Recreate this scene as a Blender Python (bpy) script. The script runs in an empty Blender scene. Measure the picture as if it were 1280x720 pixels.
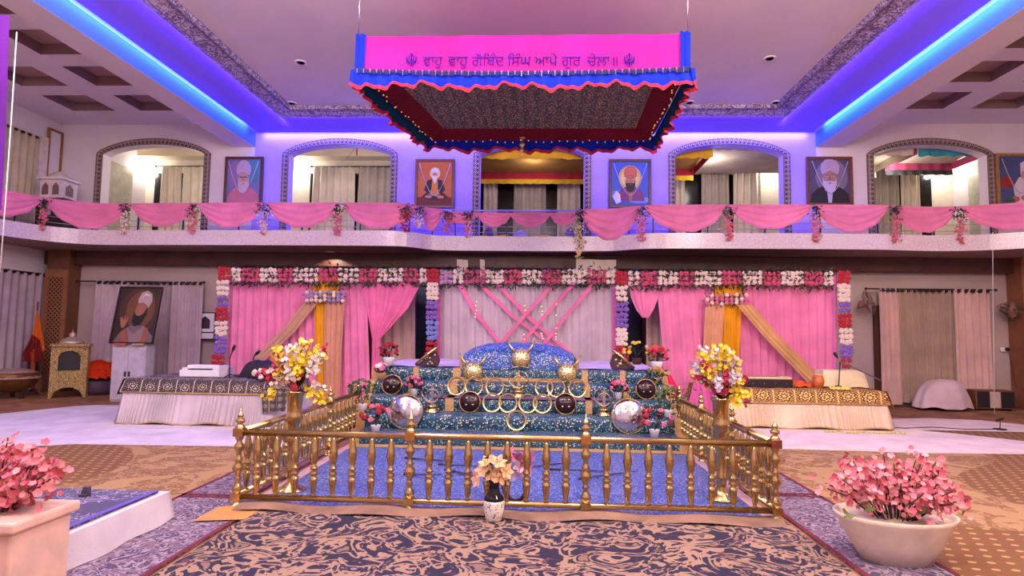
import bpy, math, random
from mathutils import Vector, Matrix
rnd = random.Random(7)
C = bpy.context.scene.collection
PI = math.pi; sin, cos = math.sin, math.cos

# ------------------------------------------------------------------ camera
F, YAW, PITCH, ROLL = 752.0, .0446, .0754, .0142
fw = Vector((-sin(YAW)*cos(PITCH), cos(YAW)*cos(PITCH), sin(PITCH)))
r0 = Vector((cos(YAW), sin(YAW), 0)); u0 = r0.cross(fw)
rt = r0*cos(ROLL)+u0*sin(ROLL); up = -r0*sin(ROLL)+u0*cos(ROLL)
CAM = Vector((0, 0, 1.6))
cd = bpy.data.cameras.new('camera'); cd.sensor_width = 36; cd.lens = F*36/1280; cd.clip_end = 200
co = bpy.data.objects.new('camera', cd); C.objects.link(co)
co.matrix_world = Matrix(((rt.x, up.x, -fw.x, 0), (rt.y, up.y, -fw.y, 0), (rt.z, up.z, -fw.z, 1.6), (0, 0, 0, 1)))
bpy.context.scene.camera = co
def ray(x, y): return rt*((x-640)/F) - up*((y-360)/F) + fw
def at(x, y, Y):
    d = ray(x, y); return CAM + d*(Y/d.y)
def atz(x, y, Z):
    d = ray(x, y); return CAM + d*((Z-1.6)/d.z)
def prx(p):
    d = p-CAM; return 640+F*d.dot(rt)/d.dot(fw)

# ------------------------------------------------------------------ material language
class X:
    def __init__(s, g, k): s.g, s.k = g, k
    def _o(s, op, b=None, c=None): return s.g.math(op, s, b, c)
    def __add__(s, b): return s._o('ADD', b)
    __radd__ = __add__
    def __sub__(s, b): return s._o('SUBTRACT', b)
    def __rsub__(s, b): return s.g.math('SUBTRACT', b, s)
    def __mul__(s, b): return s._o('MULTIPLY', b)
    __rmul__ = __mul__
    def __truediv__(s, b): return s._o('DIVIDE', b)
    def sin(s): return s._o('SINE')
    def abs(s): return s._o('ABSOLUTE')
    def fr(s): return s._o('FRACT')
    def floor(s): return s._o('FLOOR')
    def sqrt(s): return s._o('SQRT')
    def lt(s, b): return s._o('LESS_THAN', b)
    def gt(s, b): return s._o('GREATER_THAN', b)
    def max(s, b): return s._o('MAXIMUM', b)
    def min(s, b): return s._o('MINIMUM', b)
    def atan2(s, b): return s._o('ARCTAN2', b)
def sr(c):
    return tuple(((v/255)/12.92 if v <= 10.3 else ((v/255+.055)/1.055)**2.4) for v in c)+(1,)
class G:
    def __init__(s, name):
        s.m = bpy.data.materials.new(name); s.m.use_nodes = True; s.nt = s.m.node_tree
        s.b = s.nt.nodes['Principled BSDF']; s.tc = None
    def n(s, t, **kw):
        o = s.nt.nodes.new(t)
        for k, v in kw.items(): setattr(o, k, v)
        return o
    def put(s, inp, v):
        if isinstance(v, X): v = v.k
        if isinstance(v, bpy.types.NodeSocket): s.nt.links.new(v, inp)
        else: inp.default_value = v
    def math(s, op, a, b=None, c=None):
        o = s.n('ShaderNodeMath', operation=op); s.put(o.inputs[0], a)
        if b is not None: s.put(o.inputs[1], b)
        return X(s, o.outputs[0])
    def co(s, kind='Object'):
        if not s.tc: s.tc = s.n('ShaderNodeTexCoord')
        return s.tc.outputs[kind]
    def xyz(s, kind='Object'):
        o = s.n('ShaderNodeSeparateXYZ'); s.put(o.inputs[0], s.co(kind)); return [X(s, k) for k in o.outputs]
    def noise(s, sc, det=2, dist=0, kind='Object', rough=.5):
        o = s.n('ShaderNodeTexNoise'); s.put(o.inputs['Vector'], s.co(kind))
        o.inputs['Scale'].default_value = sc; o.inputs['Detail'].default_value = det; o.inputs['Distortion'].default_value = dist; o.inputs['Roughness'].default_value = rough
        return X(s, o.outputs[0])
    def vor(s, sc, kind='Object', feature='F1'):
        o = s.n('ShaderNodeTexVoronoi', feature=feature); s.put(o.inputs['Vector'], s.co(kind)); o.inputs['Scale'].default_value = sc
        cs = s.n('ShaderNodeSeparateColor')
        if feature != 'DISTANCE_TO_EDGE': s.nt.links.new(o.outputs['Color'], cs.inputs[0])
        return X(s, o.outputs['Distance']), X(s, cs.outputs[0]), X(s, cs.outputs[1])
    def mix(s, f, a, b):
        o = s.n('ShaderNodeMix', data_type='RGBA'); s.put(o.inputs[0], f)
        for i, v in ((6, a), (7, b)): s.put(o.inputs[i], sr(v) if isinstance(v, tuple) and len(v) == 3 else v)
        return o.outputs[2]
    def ramp(s, f, stops, const=False):
        o = s.n('ShaderNodeValToRGB'); s.put(o.inputs[0], f); e = o.color_ramp.elements
        if const: o.color_ramp.interpolation = 'CONSTANT'
        e[0].position, e[0].color = stops[0][0], sr(stops[0][1]); e[1].position, e[1].color = stops[-1][0], sr(stops[-1][1])
        for p, c in stops[1:-1]:
            k = e.new(p); k.color = sr(c)
        return o.outputs[0]
    def fin(s, col, rough=.7, metal=0, bump=None, bs=.3, bd=.02, em=None, es=0, spec=None):
        I = s.b.inputs
        s.put(I['Base Color'], sr(col) if isinstance(col, tuple) and len(col) == 3 else col)
        s.put(I['Roughness'], rough); s.put(I['Metallic'], metal)
        if spec is not None: I['Specular IOR Level'].default_value = spec
        if bump is not None:
            o = s.n('ShaderNodeBump'); s.put(o.inputs['Height'], bump); o.inputs['Strength'].default_value = bs; o.inputs['Distance'].default_value = bd
            s.nt.links.new(o.outputs[0], I['Normal'])
        if em is not None:
            s.put(I['Emission Color'], sr(em) if isinstance(em, tuple) and len(em) == 3 else em); I['Emission Strength'].default_value = es
        return s.m
_mc = {}
def M(col, rough=.7, metal=0, var=.12, sc=6, bump=0, em=0, name=None, spec=None):
    k = (col, rough, metal, var, sc, bump, em)
    if k not in _mc:
        g = G(name or 'surface'); n = g.noise(sc, 3)
        c2 = tuple(max(0, int(v*(1-var*2))) for v in col)
        _mc[k] = g.fin(g.mix(n, tuple(min(255, int(v*(1+var*.5))) for v in col), c2), rough, metal, bump=n if bump else None, bs=bump, em=col if em else None, es=em, spec=spec)
    return _mc[k]
def cloth(col, rough=.8, var=.12, trans=0):
    k = ('cloth', col, rough, trans)
    if k not in _mc:
        g = G('cloth'); n = g.noise(2.2, 3); w = g.noise(60, 1)
        c = g.mix(n, tuple(min(255, int(v*(1+var*.5))) for v in col), tuple(int(v*(1-var*2)) for v in col))
        m = g.fin(c, rough, 0, bump=w, bs=.12, spec=.15)
        if trans: g.b.inputs['Transmission Weight'].default_value = 0
        _mc[k] = m
    return _mc[k]
def glow(col, s): return M(col, .5, 0, 0, 3, 0, s)

# ------------------------------------------------------------------ mesh builder
class MB:
    def __init__(s): s.v = []; s.f = []; s.mi = []; s.sm = []; s.uv = []; s.cur = 0
    def V(s, p, uv=(0, 0)): s.v.append(tuple(p)); s.uv.append(uv); return len(s.v)-1
    def Fc(s, idx, sm=True): s.f.append(tuple(idx)); s.mi.append(s.cur); s.sm.append(sm)
    def mat(s, i): s.cur = i; return s
    def box(s, x0, x1, y0, y1, z0, z1):
        i = [s.V((x, y, z)) for z in (z0, z1) for y in (y0, y1) for x in (x0, x1)]
        for q in ((0, 2, 3, 1), (4, 5, 7, 6), (0, 1, 5, 4), (1, 3, 7, 5), (3, 2, 6, 7), (2, 0, 4, 6)): s.Fc([i[k] for k in q], False)
        return s
    def lathe(s, prof, c=(0, 0, 0), n=12, ang=0, sm=True, ax='z', cap=True):
        rings = []
        for r, z in prof:
            ring = []
            for k in range(n):
                a = ang+2*PI*k/n
                p = (r*cos(a), r*sin(a), z)
                if ax == 'y': p = (p[0], z, p[1])
                if ax == 'x': p = (z, p[0], p[1])
                ring.append(s.V((c[0]+p[0], c[1]+p[1], c[2]+p[2])))
            rings.append(ring)
        for a, b in zip(rings, rings[1:]):
            for k in range(n):
                j = (k+1) % n; s.Fc((a[k], a[j], b[j], b[k]), sm)
        if cap: s.Fc(rings[0][::-1], False); s.Fc(rings[-1], False)
        return s
    def tube(s, pts, r, n=6, closed=False):
        pts = [Vector(p) for p in pts]; rings = []; m = len(pts)
        for i, p in enumerate(pts):
            if closed: t = pts[(i+1) % m]-pts[i-1]
            else: t = pts[min(i+1, m-1)]-pts[max(i-1, 0)]
            if t.length < 1e-9: t = Vector((0, 0, 1))
            t.normalize()
            a = Vector((0, 0, 1)) if abs(t.z) < .9 else Vector((1, 0, 0))
            e1 = t.cross(a).normalized(); e2 = t.cross(e1)
            rr = r[i] if isinstance(r, (list, tuple)) else r
            rings.append([s.V(p+e1*rr*cos(2*PI*k/n)+e2*rr*sin(2*PI*k/n)) for k in range(n)])
        R = list(zip(rings, rings[1:]))
        if closed: R.append((rings[-1], rings[0]))
        for a, b in R:
            for k in range(n):
                j = (k+1) % n; s.Fc((a[k], b[k], b[j], a[j]))
        if not closed: s.Fc(rings[0]); s.Fc(rings[-1][::-1])
        return s
    def ball(s, c, r, nu=10, nv=6):
        if not isinstance(r, (tuple, list)): r = (r, r, r)
        rings = []
        for j in range(1, nv):
            t = PI*j/nv
            rings.append([s.V((c[0]+r[0]*sin(t)*cos(2*PI*k/nu), c[1]+r[1]*sin(t)*sin(2*PI*k/nu), c[2]-r[2]*cos(t))) for k in range(nu)])
        a = s.V((c[0], c[1], c[2]-r[2])); b = s.V((c[0], c[1], c[2]+r[2]))
        for p, q in zip(rings, rings[1:]):
            for k in range(nu): s.Fc((p[k], p[(k+1) % nu], q[(k+1) % nu], q[k]))
        for k in range(nu): s.Fc((a, rings[0][(k+1) % nu], rings[0][k])); s.Fc((b, rings[-1][k], rings[-1][(k+1) % nu]))
        return s
    def sheet(s, nu, nv, f, ul=1, vl=1, sm=True):
        b = len(s.v)
        for j in range(nv+1):
            for i in range(nu+1): s.V(f(i/nu, j/nv), (i/nu*ul, j/nv*vl))
        for j in range(nv):
            for i in range(nu):
                a = b+j*(nu+1)+i; s.Fc((a, a+1, a+nu+2, a+nu+1), sm)
        return s
    def poly(s, pts):
        s.Fc([s.V(p) for p in pts], False); return s
    def prism(s, pts, d):
        d = Vector(d); a = [s.V(p) for p in pts]; b = [s.V(Vector(p)+d) for p in pts]; n = len(pts)
        s.Fc(a, False); s.Fc(b[::-1], False)
        for k in range(n): s.Fc((a[k], b[k], b[(k+1) % n], a[(k+1) % n]), False)
        return s
    def flower(s, c, r, d, n=5, cup=.35, w=.42):
        c = Vector(c); d = Vector(d).normalized(); a = Vector((0, 0, 1)) if abs(d.z) < .9 else Vector((1, 0, 0))
        e1 = d.cross(a).normalized(); e2 = d.cross(e1); o = rnd.random()*6
        i0 = s.V(c)
        for k in range(n):
            t = o+2*PI*k/n; q = e1*cos(t)+e2*sin(t); h = e1*-sin(t)+e2*cos(t)
            s.Fc((i0, s.V(c+q*r*.6+h*r*w+d*r*cup*.6), s.V(c+q*r+d*r*cup), s.V(c+q*r*.6-h*r*w+d*r*cup*.6)))
        return s
    def rose(s, c, r, d):
        c = Vector(c); d = Vector(d).normalized(); a = Vector((0, 0, 1)) if abs(d.z) < .9 else Vector((1, 0, 0))
        e1 = d.cross(a).normalized(); e2 = d.cross(e1); o = rnd.random()*6; n = 8; rings = []
        for q, (rr, h) in enumerate(((.75, -.35), (1, .1), (.72, .55), (.42, .5), (.3, .72))):
            rings.append([s.V(c+(e1*cos(o+2*PI*k/n+q*.35)+e2*sin(o+2*PI*k/n+q*.35))*r*rr*(1+.14*(-1)**(k+q))+d*r*(h+.12*(-1)**k)) for k in range(n)])
        for p, q in zip(rings, rings[1:]):
            for k in range(n): s.Fc((p[k], p[(k+1) % n], q[(k+1) % n], q[k]), False)
        s.Fc(rings[-1], False); return s
    def leaf(s, c, d, l, w=.35):
        c = Vector(c); d = Vector(d).normalized(); h = d.cross(Vector((rnd.uniform(-1, 1), rnd.uniform(-1, 1), rnd.uniform(-1, 1)))).normalized()
        nn = d.cross(h)
        s.Fc((s.V(c), s.V(c+d*l*.45+h*l*w*.5+nn*l*.08), s.V(c+d*l), s.V(c+d*l*.45-h*l*w*.5+nn*l*.08))); return s
    def xf(s, m, i0=0):
        for i in range(i0, len(s.v)): s.v[i] = tuple(m @ Vector(s.v[i]))
        return s
    def build(s, name, mats, parent=None, bev=0, sub=0, **kw):
        me = bpy.data.meshes.new(name)
        off = Vector((0, 0, 0)); p = parent
        while p is not None: off += p.location; p = p.parent
        me.from_pydata([tuple(Vector(v)-off) for v in s.v], [], s.f)
        if not isinstance(mats, (list, tuple)): mats = [mats]
        for m in mats: me.materials.append(m)
        me.polygons.foreach_set('material_index', s.mi); me.polygons.foreach_set('use_smooth', s.sm)
        uv = me.uv_layers.new(name='UVMap')
        for l in me.loops: uv.data[l.index].uv = s.uv[l.vertex_index]
        me.update()
        o = bpy.data.objects.new(name, me); C.objects.link(o); o.parent = parent
        if bev: b = o.modifiers.new('Bevel', 'BEVEL'); b.width = bev; b.segments = 2; b.limit_method = 'ANGLE'
        if sub: b = o.modifiers.new('Sub', 'SUBSURF'); b.levels = sub; b.render_levels = sub
        for k, v in kw.items(): o[k] = v
        return o
def tag(o, label, cat, group=None):
    o['label'] = label; o['category'] = cat
    if group: o['group'] = group
    return o
def thing(name, label, cat, loc=(0, 0, 0), group=None, rz=0):
    o = bpy.data.objects.new(name, None); C.objects.link(o); o.empty_display_size = .1
    o.location = loc; o.rotation_euler = (0, 0, rz); return tag(o, label, cat, group)
def dup(root, loc, label, rz=0, parent=None, scale=None):
    c = root.copy(); C.objects.link(c)
    if parent is None:
        c.location = loc; c.rotation_euler = (0, 0, rz); c['label'] = label
        if scale: c.scale = (scale,)*3
    else: c.parent = parent
    for ch in list(root.children): dup(ch, None, None, parent=c)
    return c
def S(o):
    o['kind'] = 'structure'; return o

# ------------------------------------------------------------------ materials
wallM = M((226, 216, 222), .75, var=.03, sc=2)
ledTintCeil = M((150, 118, 246), .8, var=.02)  # violet LED glow put into the soffit's base colour
ceilM = M((224, 214, 220), .8, var=.03, sc=1.5)
beigeM = M((194, 172, 166), .8, var=.06, sc=1.2)
woodM = M((92, 52, 42), .5, var=.2, sc=3)
darkwood = M((58, 30, 28), .5, var=.2, sc=3)
gold = M((218, 190, 124), .2, 1, var=.1, sc=30)
gold2 = M((214, 170, 96), .35, 1, var=.2, sc=60, bump=.4)
steel = M((205, 200, 205), .15, 1, var=.04)
chrome = M((180, 178, 185), .3, 1, var=.05)
black = M((18, 16, 20), .5)
white = M((235, 232, 235), .5, var=.03)
dkgreen = M((34, 52, 30), .6, var=.3, sc=40)
green = M((66, 96, 42), .6, var=.3, sc=40)
greenY = M((120, 130, 60), .6, var=.25, sc=40)
pinkC = cloth((246, 140, 184)); pinkD = cloth((240, 124, 172))
yellowC = cloth((238, 168, 34)); beigeC = cloth((214, 168, 140)); mauveC = cloth((196, 174, 184)); creamC = cloth((216, 200, 180)); whiteC = cloth((228, 218, 224))
redP = M((176, 26, 44), .6, var=.3, sc=30); hotpink = M((222, 90, 128), .6, var=.2, sc=30); pinkP = M((236, 128, 168), .6, var=.2, sc=30)
whiteP = M((244, 226, 212), .6, var=.1, sc=30); lilacP = M((150, 110, 200), .6, var=.25, sc=30); blueP = M((140, 150, 220), .6, var=.2, sc=30); yelP = M((250, 206, 40), .6, var=.15, sc=30); creamP = M((250, 214, 160), .6, var=.12, sc=30); coralP = M((238, 120, 128), .6, var=.2, sc=25)
twig = M((82, 48, 40), .8, var=.2, sc=30)
def sequin(name, base, mid, light, goldc, sc):
    g = G(name); d, r, q = g.vor(sc); n = g.noise(sc*.45, 2, .6)
    c = g.ramp(n, [(.36, base), (.5, mid), (.62, tuple(int(v*.75) for v in base))])
    c = g.mix(r.gt(.52)*d.lt(.36), c, light); c = g.mix(q.gt(.78)*d.lt(.4), c, goldc)
    return g.fin(c, .45, 0, bump=d, bs=.3, bd=.01)
stageM = sequin('sequinned_cloth', (12, 44, 74), (22, 78, 106), (128, 180, 180), (222, 204, 150), 40)
floorblue = sequin('blue_floor_cloth', (44, 66, 128), (70, 100, 172), (160, 170, 206), (180, 166, 176), 40)
domeM = sequin('blue_bolster_cloth', (24, 60, 140), (44, 90, 170), (156, 196, 216), (220, 210, 160), 44)
borderM = M((206, 166, 108), .55, .2, var=.15, sc=25)
def ornament(name, bg, fg, mid, per=.37, pv=None, th=.1):
    g = G(name); u, v, _ = g.xyz('UV'); pv = pv or per
    a = ((u/per).fr()-.5); b = ((v/pv).fr()-.5); r = (a*a+b*b).sqrt(); t = b.atan2(a)
    w = (r*34+(t*8).sin()*1.5).sin(); f1 = w.gt(th)
    dia = (a.abs()+b.abs()); f2 = (dia*44+(t*6).sin()).sin().gt(th+.15)*r.gt(.36)
    c = g.mix(f1*r.lt(.38), bg, fg); c = g.mix(f2, c, mid); c = g.mix(r.lt(.07), c, fg); c = g.mix(((a.abs()-.5).abs().lt(.03))*1.0, c, fg)
    return g.fin(c, .7)
tableL = ornament('black_cream_brocade', (30, 22, 30), (188, 172, 152), (112, 98, 92), .3, .3, .45)
tableR = ornament('gold_brown_brocade', (66, 40, 28), (236, 190, 100), (206, 150, 70))
def carpet_tan():
    g = G('tan_carpet'); x, y, z = g.xyz(); n = g.noise(1.1, 2, 1.6); m = g.noise(5, 3, 2.2); big = g.noise(.33, 0)
    a = (x*7.5+(y*7.5).floor()*.5).fr()-.5; b = (y*7.5).fr()-.5; dot = (a*a*2+b*b*4).lt(.1)
    sw = ((n*22).sin().gt(.25)).max(((m-.5).abs()).lt(.035)); mask = big.gt(.47)
    c = g.mix(dot, (118, 80, 42), (176, 138, 90)); c2 = g.mix(sw, (128, 92, 54), (164, 130, 86))
    return g.fin(g.mix(mask, c, c2), .95, bump=m, bs=.2)
tan = carpet_tan()
def carpet_navy():
    g = G('navy_carpet'); m = g.noise(7, 3, 2.5); v, r, _ = g.vor(5, feature='F1')
    c = g.mix((m-.5).abs().lt(.05), (70, 58, 82), (150, 134, 144)); c = g.mix((v*14).sin().gt(.8), c, (116, 92, 108))
    return g.fin(c, .95)
navy = carpet_navy()
def carpet_front():
    g = G('floral_runner'); m = g.noise(3.2, 2, 2.8); k = g.noise(9, 2, 1.5)
    c = g.mix((m-.5).abs().lt(.055), (34, 28, 52), (150, 122, 98)); c = g.mix(m.gt(.66), c, (124, 98, 80)); c = g.mix(k.gt(.66), c, (90, 50, 66))
    return g.fin(c, .95)
runnerM = carpet_front()
def floor_mat():
    g = G('hall_carpet'); x, y, z = g.xyz(); n = g.noise(1.4, 3, 1.2); k = g.noise(14, 2)
    c = g.ramp(n, [(.3, (104, 66, 50)), (.5, (140, 92, 62)), (.7, (164, 116, 80))])
    return g.fin(c, .95, bump=k, bs=.2)
hallM = floor_mat()
maroon = M((110, 28, 50), .9)
def fret():
    g = G('fretwork'); u, v, _ = g.xyz('UV')
    a = (u/.115).fr()-.5; b = (v*1.5).fr()-.5; d = a.abs()+b.abs()
    c = g.mix(d.lt(.2).max((d-.5).abs().lt(.045)), (74, 50, 52), (220, 202, 192)); c = g.mix((v-.5).abs().gt(.45), c, (110, 76, 70))
    return g.fin(c, .6)
fretM = fret()
def molding():
    g = G('carved_molding'); n = g.noise(7, 3, 2); u, v, _ = g.xyz('UV')
    c = g.mix((n-.5).abs().lt(.06), (186, 172, 190), (104, 84, 120)); c = g.mix(((v-.5).abs()-.4).abs().lt(.03), c, (110, 90, 120))
    return g.fin(c, .6, bump=n, bs=.6, bd=.05)
moldM = molding()
def marble():
    g = G('fascia_stone'); n = g.noise(60, 3); return g.fin(g.ramp(n, [(.35, (186, 166, 176)), (.6, (226, 210, 216))]), .25)
fasciaM = marble()
def lattice():
    g = G('lattice_panel'); x, y, z = g.xyz(); a = (x*9+z*9).fr()-.5; b = (x*9-z*9).fr()-.5
    return g.fin(g.mix((a*a+b*b).lt(.12), (150, 98, 62), (28, 20, 22)), .6)
latticeM = lattice()
def emboss():
    g = G('embossed_gold'); n = g.noise(42, 3, 2.4)
    return g.fin(g.mix(n.gt(.5), (250, 222, 150), (120, 88, 46)), .35, .5, bump=n, bs=.8, bd=.03)
embossM = emboss()
def canopyin():
    g = G('canopy_lining'); x, y, z = g.xyz(); d, r, q = g.vor(26); s = (x*34).sin()
    c = g.mix(s.gt(0), (76, 78, 84), (100, 92, 92)); c = g.mix(d.lt(.3), c, (210, 190, 150)); return g.fin(c, .7)
liningM = canopyin()
magenta = cloth((208, 30, 150), .6); royal = cloth((24, 50, 214)); teal = cloth((18, 84, 130)); crim = cloth((120, 24, 48)); redhem = cloth((230, 60, 80))

# ------------------------------------------------------------------ room shell
WY = 15.0; XL, XR = -12.65, 12.5; FZ = 3.9; SZ = 3.55; CZ = 6.93; UB = 18.5
S(MB().box(XL-.3, XR+.3, -4, UB+.3, -.1, 0).build('floor', hallM))
ARCH = [(-11.63, -8.56), (-6.66, -3.65), (-1.70, 1.29), (3.22, 6.22), (8.08, 11.14)]
SPR, APX = 6.16, 6.56; FWD = .17
def arc(x, x0, x1, zs=SPR, za=APX):
    t = (x-(x0+x1)/2)/((x1-x0)/2); return zs+(za-zs)*(1-t*t)**.75 if abs(t) < 1 else zs
w = MB(); xs = XL; SPL = ((XL, -7.4), (-7.4, 6.86), (6.86, XR))
def pier(x0, x1):
    for k, (a_, b_) in enumerate(SPL):
        c_, d_ = max(x0, a_), min(x1, b_)
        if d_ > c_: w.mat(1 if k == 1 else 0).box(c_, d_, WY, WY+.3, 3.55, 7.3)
for a, b in ARCH:
    a, b = a+FWD, b-FWD
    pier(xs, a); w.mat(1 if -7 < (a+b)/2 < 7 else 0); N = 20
    for k in range(N):
        xa, xb = a+(b-a)*k/N, a+(b-a)*(k+1)/N; za, zb = arc(xa, a, b, SPR-.02, APX-.16), arc(xb, a, b, SPR-.02, APX-.16)
        for y in (WY, WY+.3):
            w.poly([(xa, y, za), (xb, y, zb), (xb, y, 7.3), (xa, y, 7.3)])
        w.poly([(xa, WY, za), (xa, WY+.3, za), (xb, WY+.3, zb), (xb, WY, zb)])
    xs = b
pier(xs, XR)
S(w.build('wall_back_upper', [wallM, M((184, 162, 248), .75, var=.03, sc=2)]))  # lavender centre section carries the blue LED wash in its colour
for i, (a, b) in enumerate(ARCH):
    t = MB(); N = 28; L = 0; prev = None; path = [(a, FZ, a+FWD, FZ), (a, SPR, a+FWD, SPR-.02)]
    for k in range(1, N):
        x = a+(b-a)*k/N; xi = a+FWD+(b-a-2*FWD)*k/N
        path.append((x, arc(x, a, b), xi, arc(xi, a+FWD, b-FWD, SPR-.02, APX-.16)))
    path += [(b, SPR, b-FWD, SPR-.02), (b, FZ, b-FWD, FZ)]
    for p in path:
        if prev: L += math.hypot(p[0]-prev[0], p[1]-prev[1])
        t.V((p[0], WY-.03, p[1]), (L, 0)); t.V((p[2], WY-.03, p[3]), (L, 1)); t.V((p[0], WY, p[1]), (L, 0)); t.V((p[2], WY, p[3]), (L, 1)); prev = p
    for k in range(len(path)-1):
        q = 4*k
        for (m, n) in ((0, 1), (2, 0), (1, 3)): t.Fc((q+m, q+n, q+4+n, q+4+m), False)
    S(t.build('trim_%d' % (i+1), fretM))
# lower back wall, wood band, side walls
S(MB().box(XL-.3, XR+.3, WY+.02, WY+.3, 0, 3.55).build('wall_back', beigeM))
S(MB().box(XL, XR, WY-.25, WY+.02, 3.2, 3.55).build('trim_6', woodM, bev=.02))
S(MB().box(-7.6, -5, WY-.06, WY+.02, 0, 3.2).box(-5, 5, WY-.08, WY+.02, 0, 3.2).box(5, 7.1, WY-.06, WY+.02, 0, 3.2).build('wall_back_panelling', woodM))
S(MB().box(XL-.3, XL, -4, UB+.3, 0, 7.3).build('wall_left', wallM))
S(MB().box(XR, XR+.3, -4, UB+.3, 0, 7.3).build('wall_right', wallM))
S(MB().box(XL-.3, XR+.3, UB, UB+.3, 3.5, 7.6).build('wall_corridor', M((230, 218, 200), .8, var=.04)))
S(MB().box(XL-.3, XR+.3, -4.3, -4, 0, 7.3).build('wall_front', wallM))
S(MB().box(XL, XR, WY+.3, UB, 7.25, 7.35).build('ceiling_corridor', M((222, 208, 188), .8, var=.03)))
S(MB().box(XL, XR, UB-.5, UB, 7.0, 7.25).build('trim_7', M((216, 200, 178), .8, var=.03)))
# coffered side ceilings
def coffer(x0, x1, cols, name):
    rows = [(13.03-1.49*k, 14.0-1.49*k) for k in range(6)]
    xs = sorted([x0, x1]+[c for p in cols for c in p]); ys = sorted([-4, WY]+[c for p in rows for c in p]); m = MB()
    for i in range(len(xs)-1):
        for j in range(len(ys)-1):
            hole = any(abs(xs[i]-c[0]) < 1e-6 for c in cols) and any(abs(ys[j]-r_[0]) < 1e-6 for r_ in rows)
            a, b, c, d = xs[i], xs[i+1], ys[j], ys[j+1]
            if not hole: m.mat(0).poly([(a, c, CZ), (b, c, CZ), (b, d, CZ), (a, d, CZ)])
            else:
                h = CZ+.22; m.mat(1).poly([(a, c, h), (b, c, h), (b, d, h), (a, d, h)])
                m.mat(2)
                for p, q in (((a, c), (b, c)), ((b, c), (b, d)), ((b, d), (a, d)), ((a, d), (a, c))): m.poly([(p[0], p[1], CZ), (q[0], q[1], CZ), (q[0], q[1], h), (p[0], p[1], h)])
    m.mat(0).box(x0, x1, -4, WY, 7.25, 7.3)
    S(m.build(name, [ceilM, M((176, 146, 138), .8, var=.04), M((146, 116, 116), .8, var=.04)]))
coffer(XL, -7.97, [(-11.53, -10.46), (-9.82, -8.95)], 'ceiling_left')
coffer(7.5, XR, [(8.44, 9.3), (9.92, 10.95)], 'ceiling_right')
S(MB().box(-7.97, -7.4, -4, WY, 6.33, 7.3).build('ceiling_beam_left', ceilM))
S(MB().box(6.86, 7.5, -4, WY, 6.33, 7.3).build('ceiling_beam_right', ceilM))
# dropped soffit with lip (Z 6.68), carved molding and inner ceiling
bx0, bx1 = -7.4, 6.86
def ring(ins0, z0, ins1, z1, m, ul=1):
    A = [(bx0+ins0, -4, z0), (bx0+ins0, WY-ins0, z0), (bx1-ins0, WY-ins0, z0), (bx1-ins0, -4, z0)]
    B = [(bx0+ins1, -4, z1), (bx0+ins1, WY-ins1, z1), (bx1-ins1, WY-ins1, z1), (bx1-ins1, -4, z1)]
    for k in range(3):
        L = math.dist(A[k], A[k+1]); i = [m.V(A[k], (0, 0)), m.V(A[k+1], (L, 0)), m.V(B[k+1], (L, 1)), m.V(B[k], (0, 1))]; m.Fc(i, False)
m = MB(); ring(.14, 6.68, .14, 6.76, m); ring(.14, 6.68, 1.12, 6.76, m); ring(.14, 6.76, 1.0, 6.84, m)
S(m.build('ceiling_soffit', ledTintCeil))
S(MB().box(bx0, bx0+.006, -4, WY, 6.335, 6.7).box(bx1-.006, bx1, -4, WY, 6.335, 6.7).build('trim_9', M((90, 130, 255), .8, var=.02)))  # thin overlay on the beam faces, blue LED glow put into its colour
m = MB(); ring(1.16, 6.69, 1.22, 6.69, m); ring(1.16, 6.69, 1.16, 6.73, m); ring(1.22, 6.69, 1.5, 6.78, m); ring(1.5, 6.78, 1.55, 6.74, m); ring(1.55, 6.74, 1.6, 6.82, m)
S(m.build('trim_8', moldM))
S(MB().box(bx0+1.1, bx1-1.1, -4, WY-1.1, 6.82, 6.9).build('ceiling', ceilM))
# LED strips
ledM = glow((24, 110, 255), 2.2)
def led(x0, x1, y0, y1, z): return S(MB().box(x0, x1, y0, y1, z, z+.012).build('ceiling_light_strip', ledM))
led(bx0+.115, bx0+.13, -3, WY-.15, 6.73); led(bx1-.13, bx1-.115, -3, WY-.15, 6.73); led(bx0+.15, bx1-.15, WY-.13, WY-.115, 6.73)
led(bx0+1.115, bx0+1.135, -3, WY-1.15, 6.73); led(bx1-1.135, bx1-1.115, -3, WY-1.15, 6.73); led(bx0+1.14, bx1-1.14, WY-1.135, WY-1.115, 6.73)

# balcony slab with curved edge
E0 = [(-11.75, 4), (-11.75, 8), (-11.72, 11), (-11.62, 12.3), (-11.35, 13.0), (-10.9, 13.5), (-10.2, 13.68), (-9, 13.6), (-6.9, 13.5), (-4, 13.45), (-3.15, 13.46), (-2.85, 13.7), (-2.6, 14.05), (-2.2, 14.15), (-.2, 14.15), (1.6, 14.05), (1.95, 13.85), (2.3, 13.62), (2.8, 13.52), (5, 13.45), (7.4, 13.42), (8.1, 13.55), (8.9, 13.62), (9.7, 13.45), (10.3, 13.05), (11.0, 12.6), (11.4, 11.8), (11.55, 10), (11.6, 4)]
def smooth(P, it=2):
    for _ in range(it):
        Q = [P[0]]
        for a, b in zip(P, P[1:]): Q += [(a[0]*.75+b[0]*.25, a[1]*.75+b[1]*.25), (a[0]*.25+b[0]*.75, a[1]*.25+b[1]*.75)]
        P = Q+[P[-1]]
    return P
E = smooth(E0)
m = MB()
for (a_, b_) in zip(E, E[1:]): m.mat(0).poly([(a_[0], a_[1], SZ), (b_[0], b_[1], SZ), (b_[0], b_[1], FZ), (a_[0], a_[1], FZ)])
from mathutils.geometry import tessellate_polygon
loop = list(E)+[(XR, 4), (XR, WY+.02), (XL, WY+.02), (XL, 4)]
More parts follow.
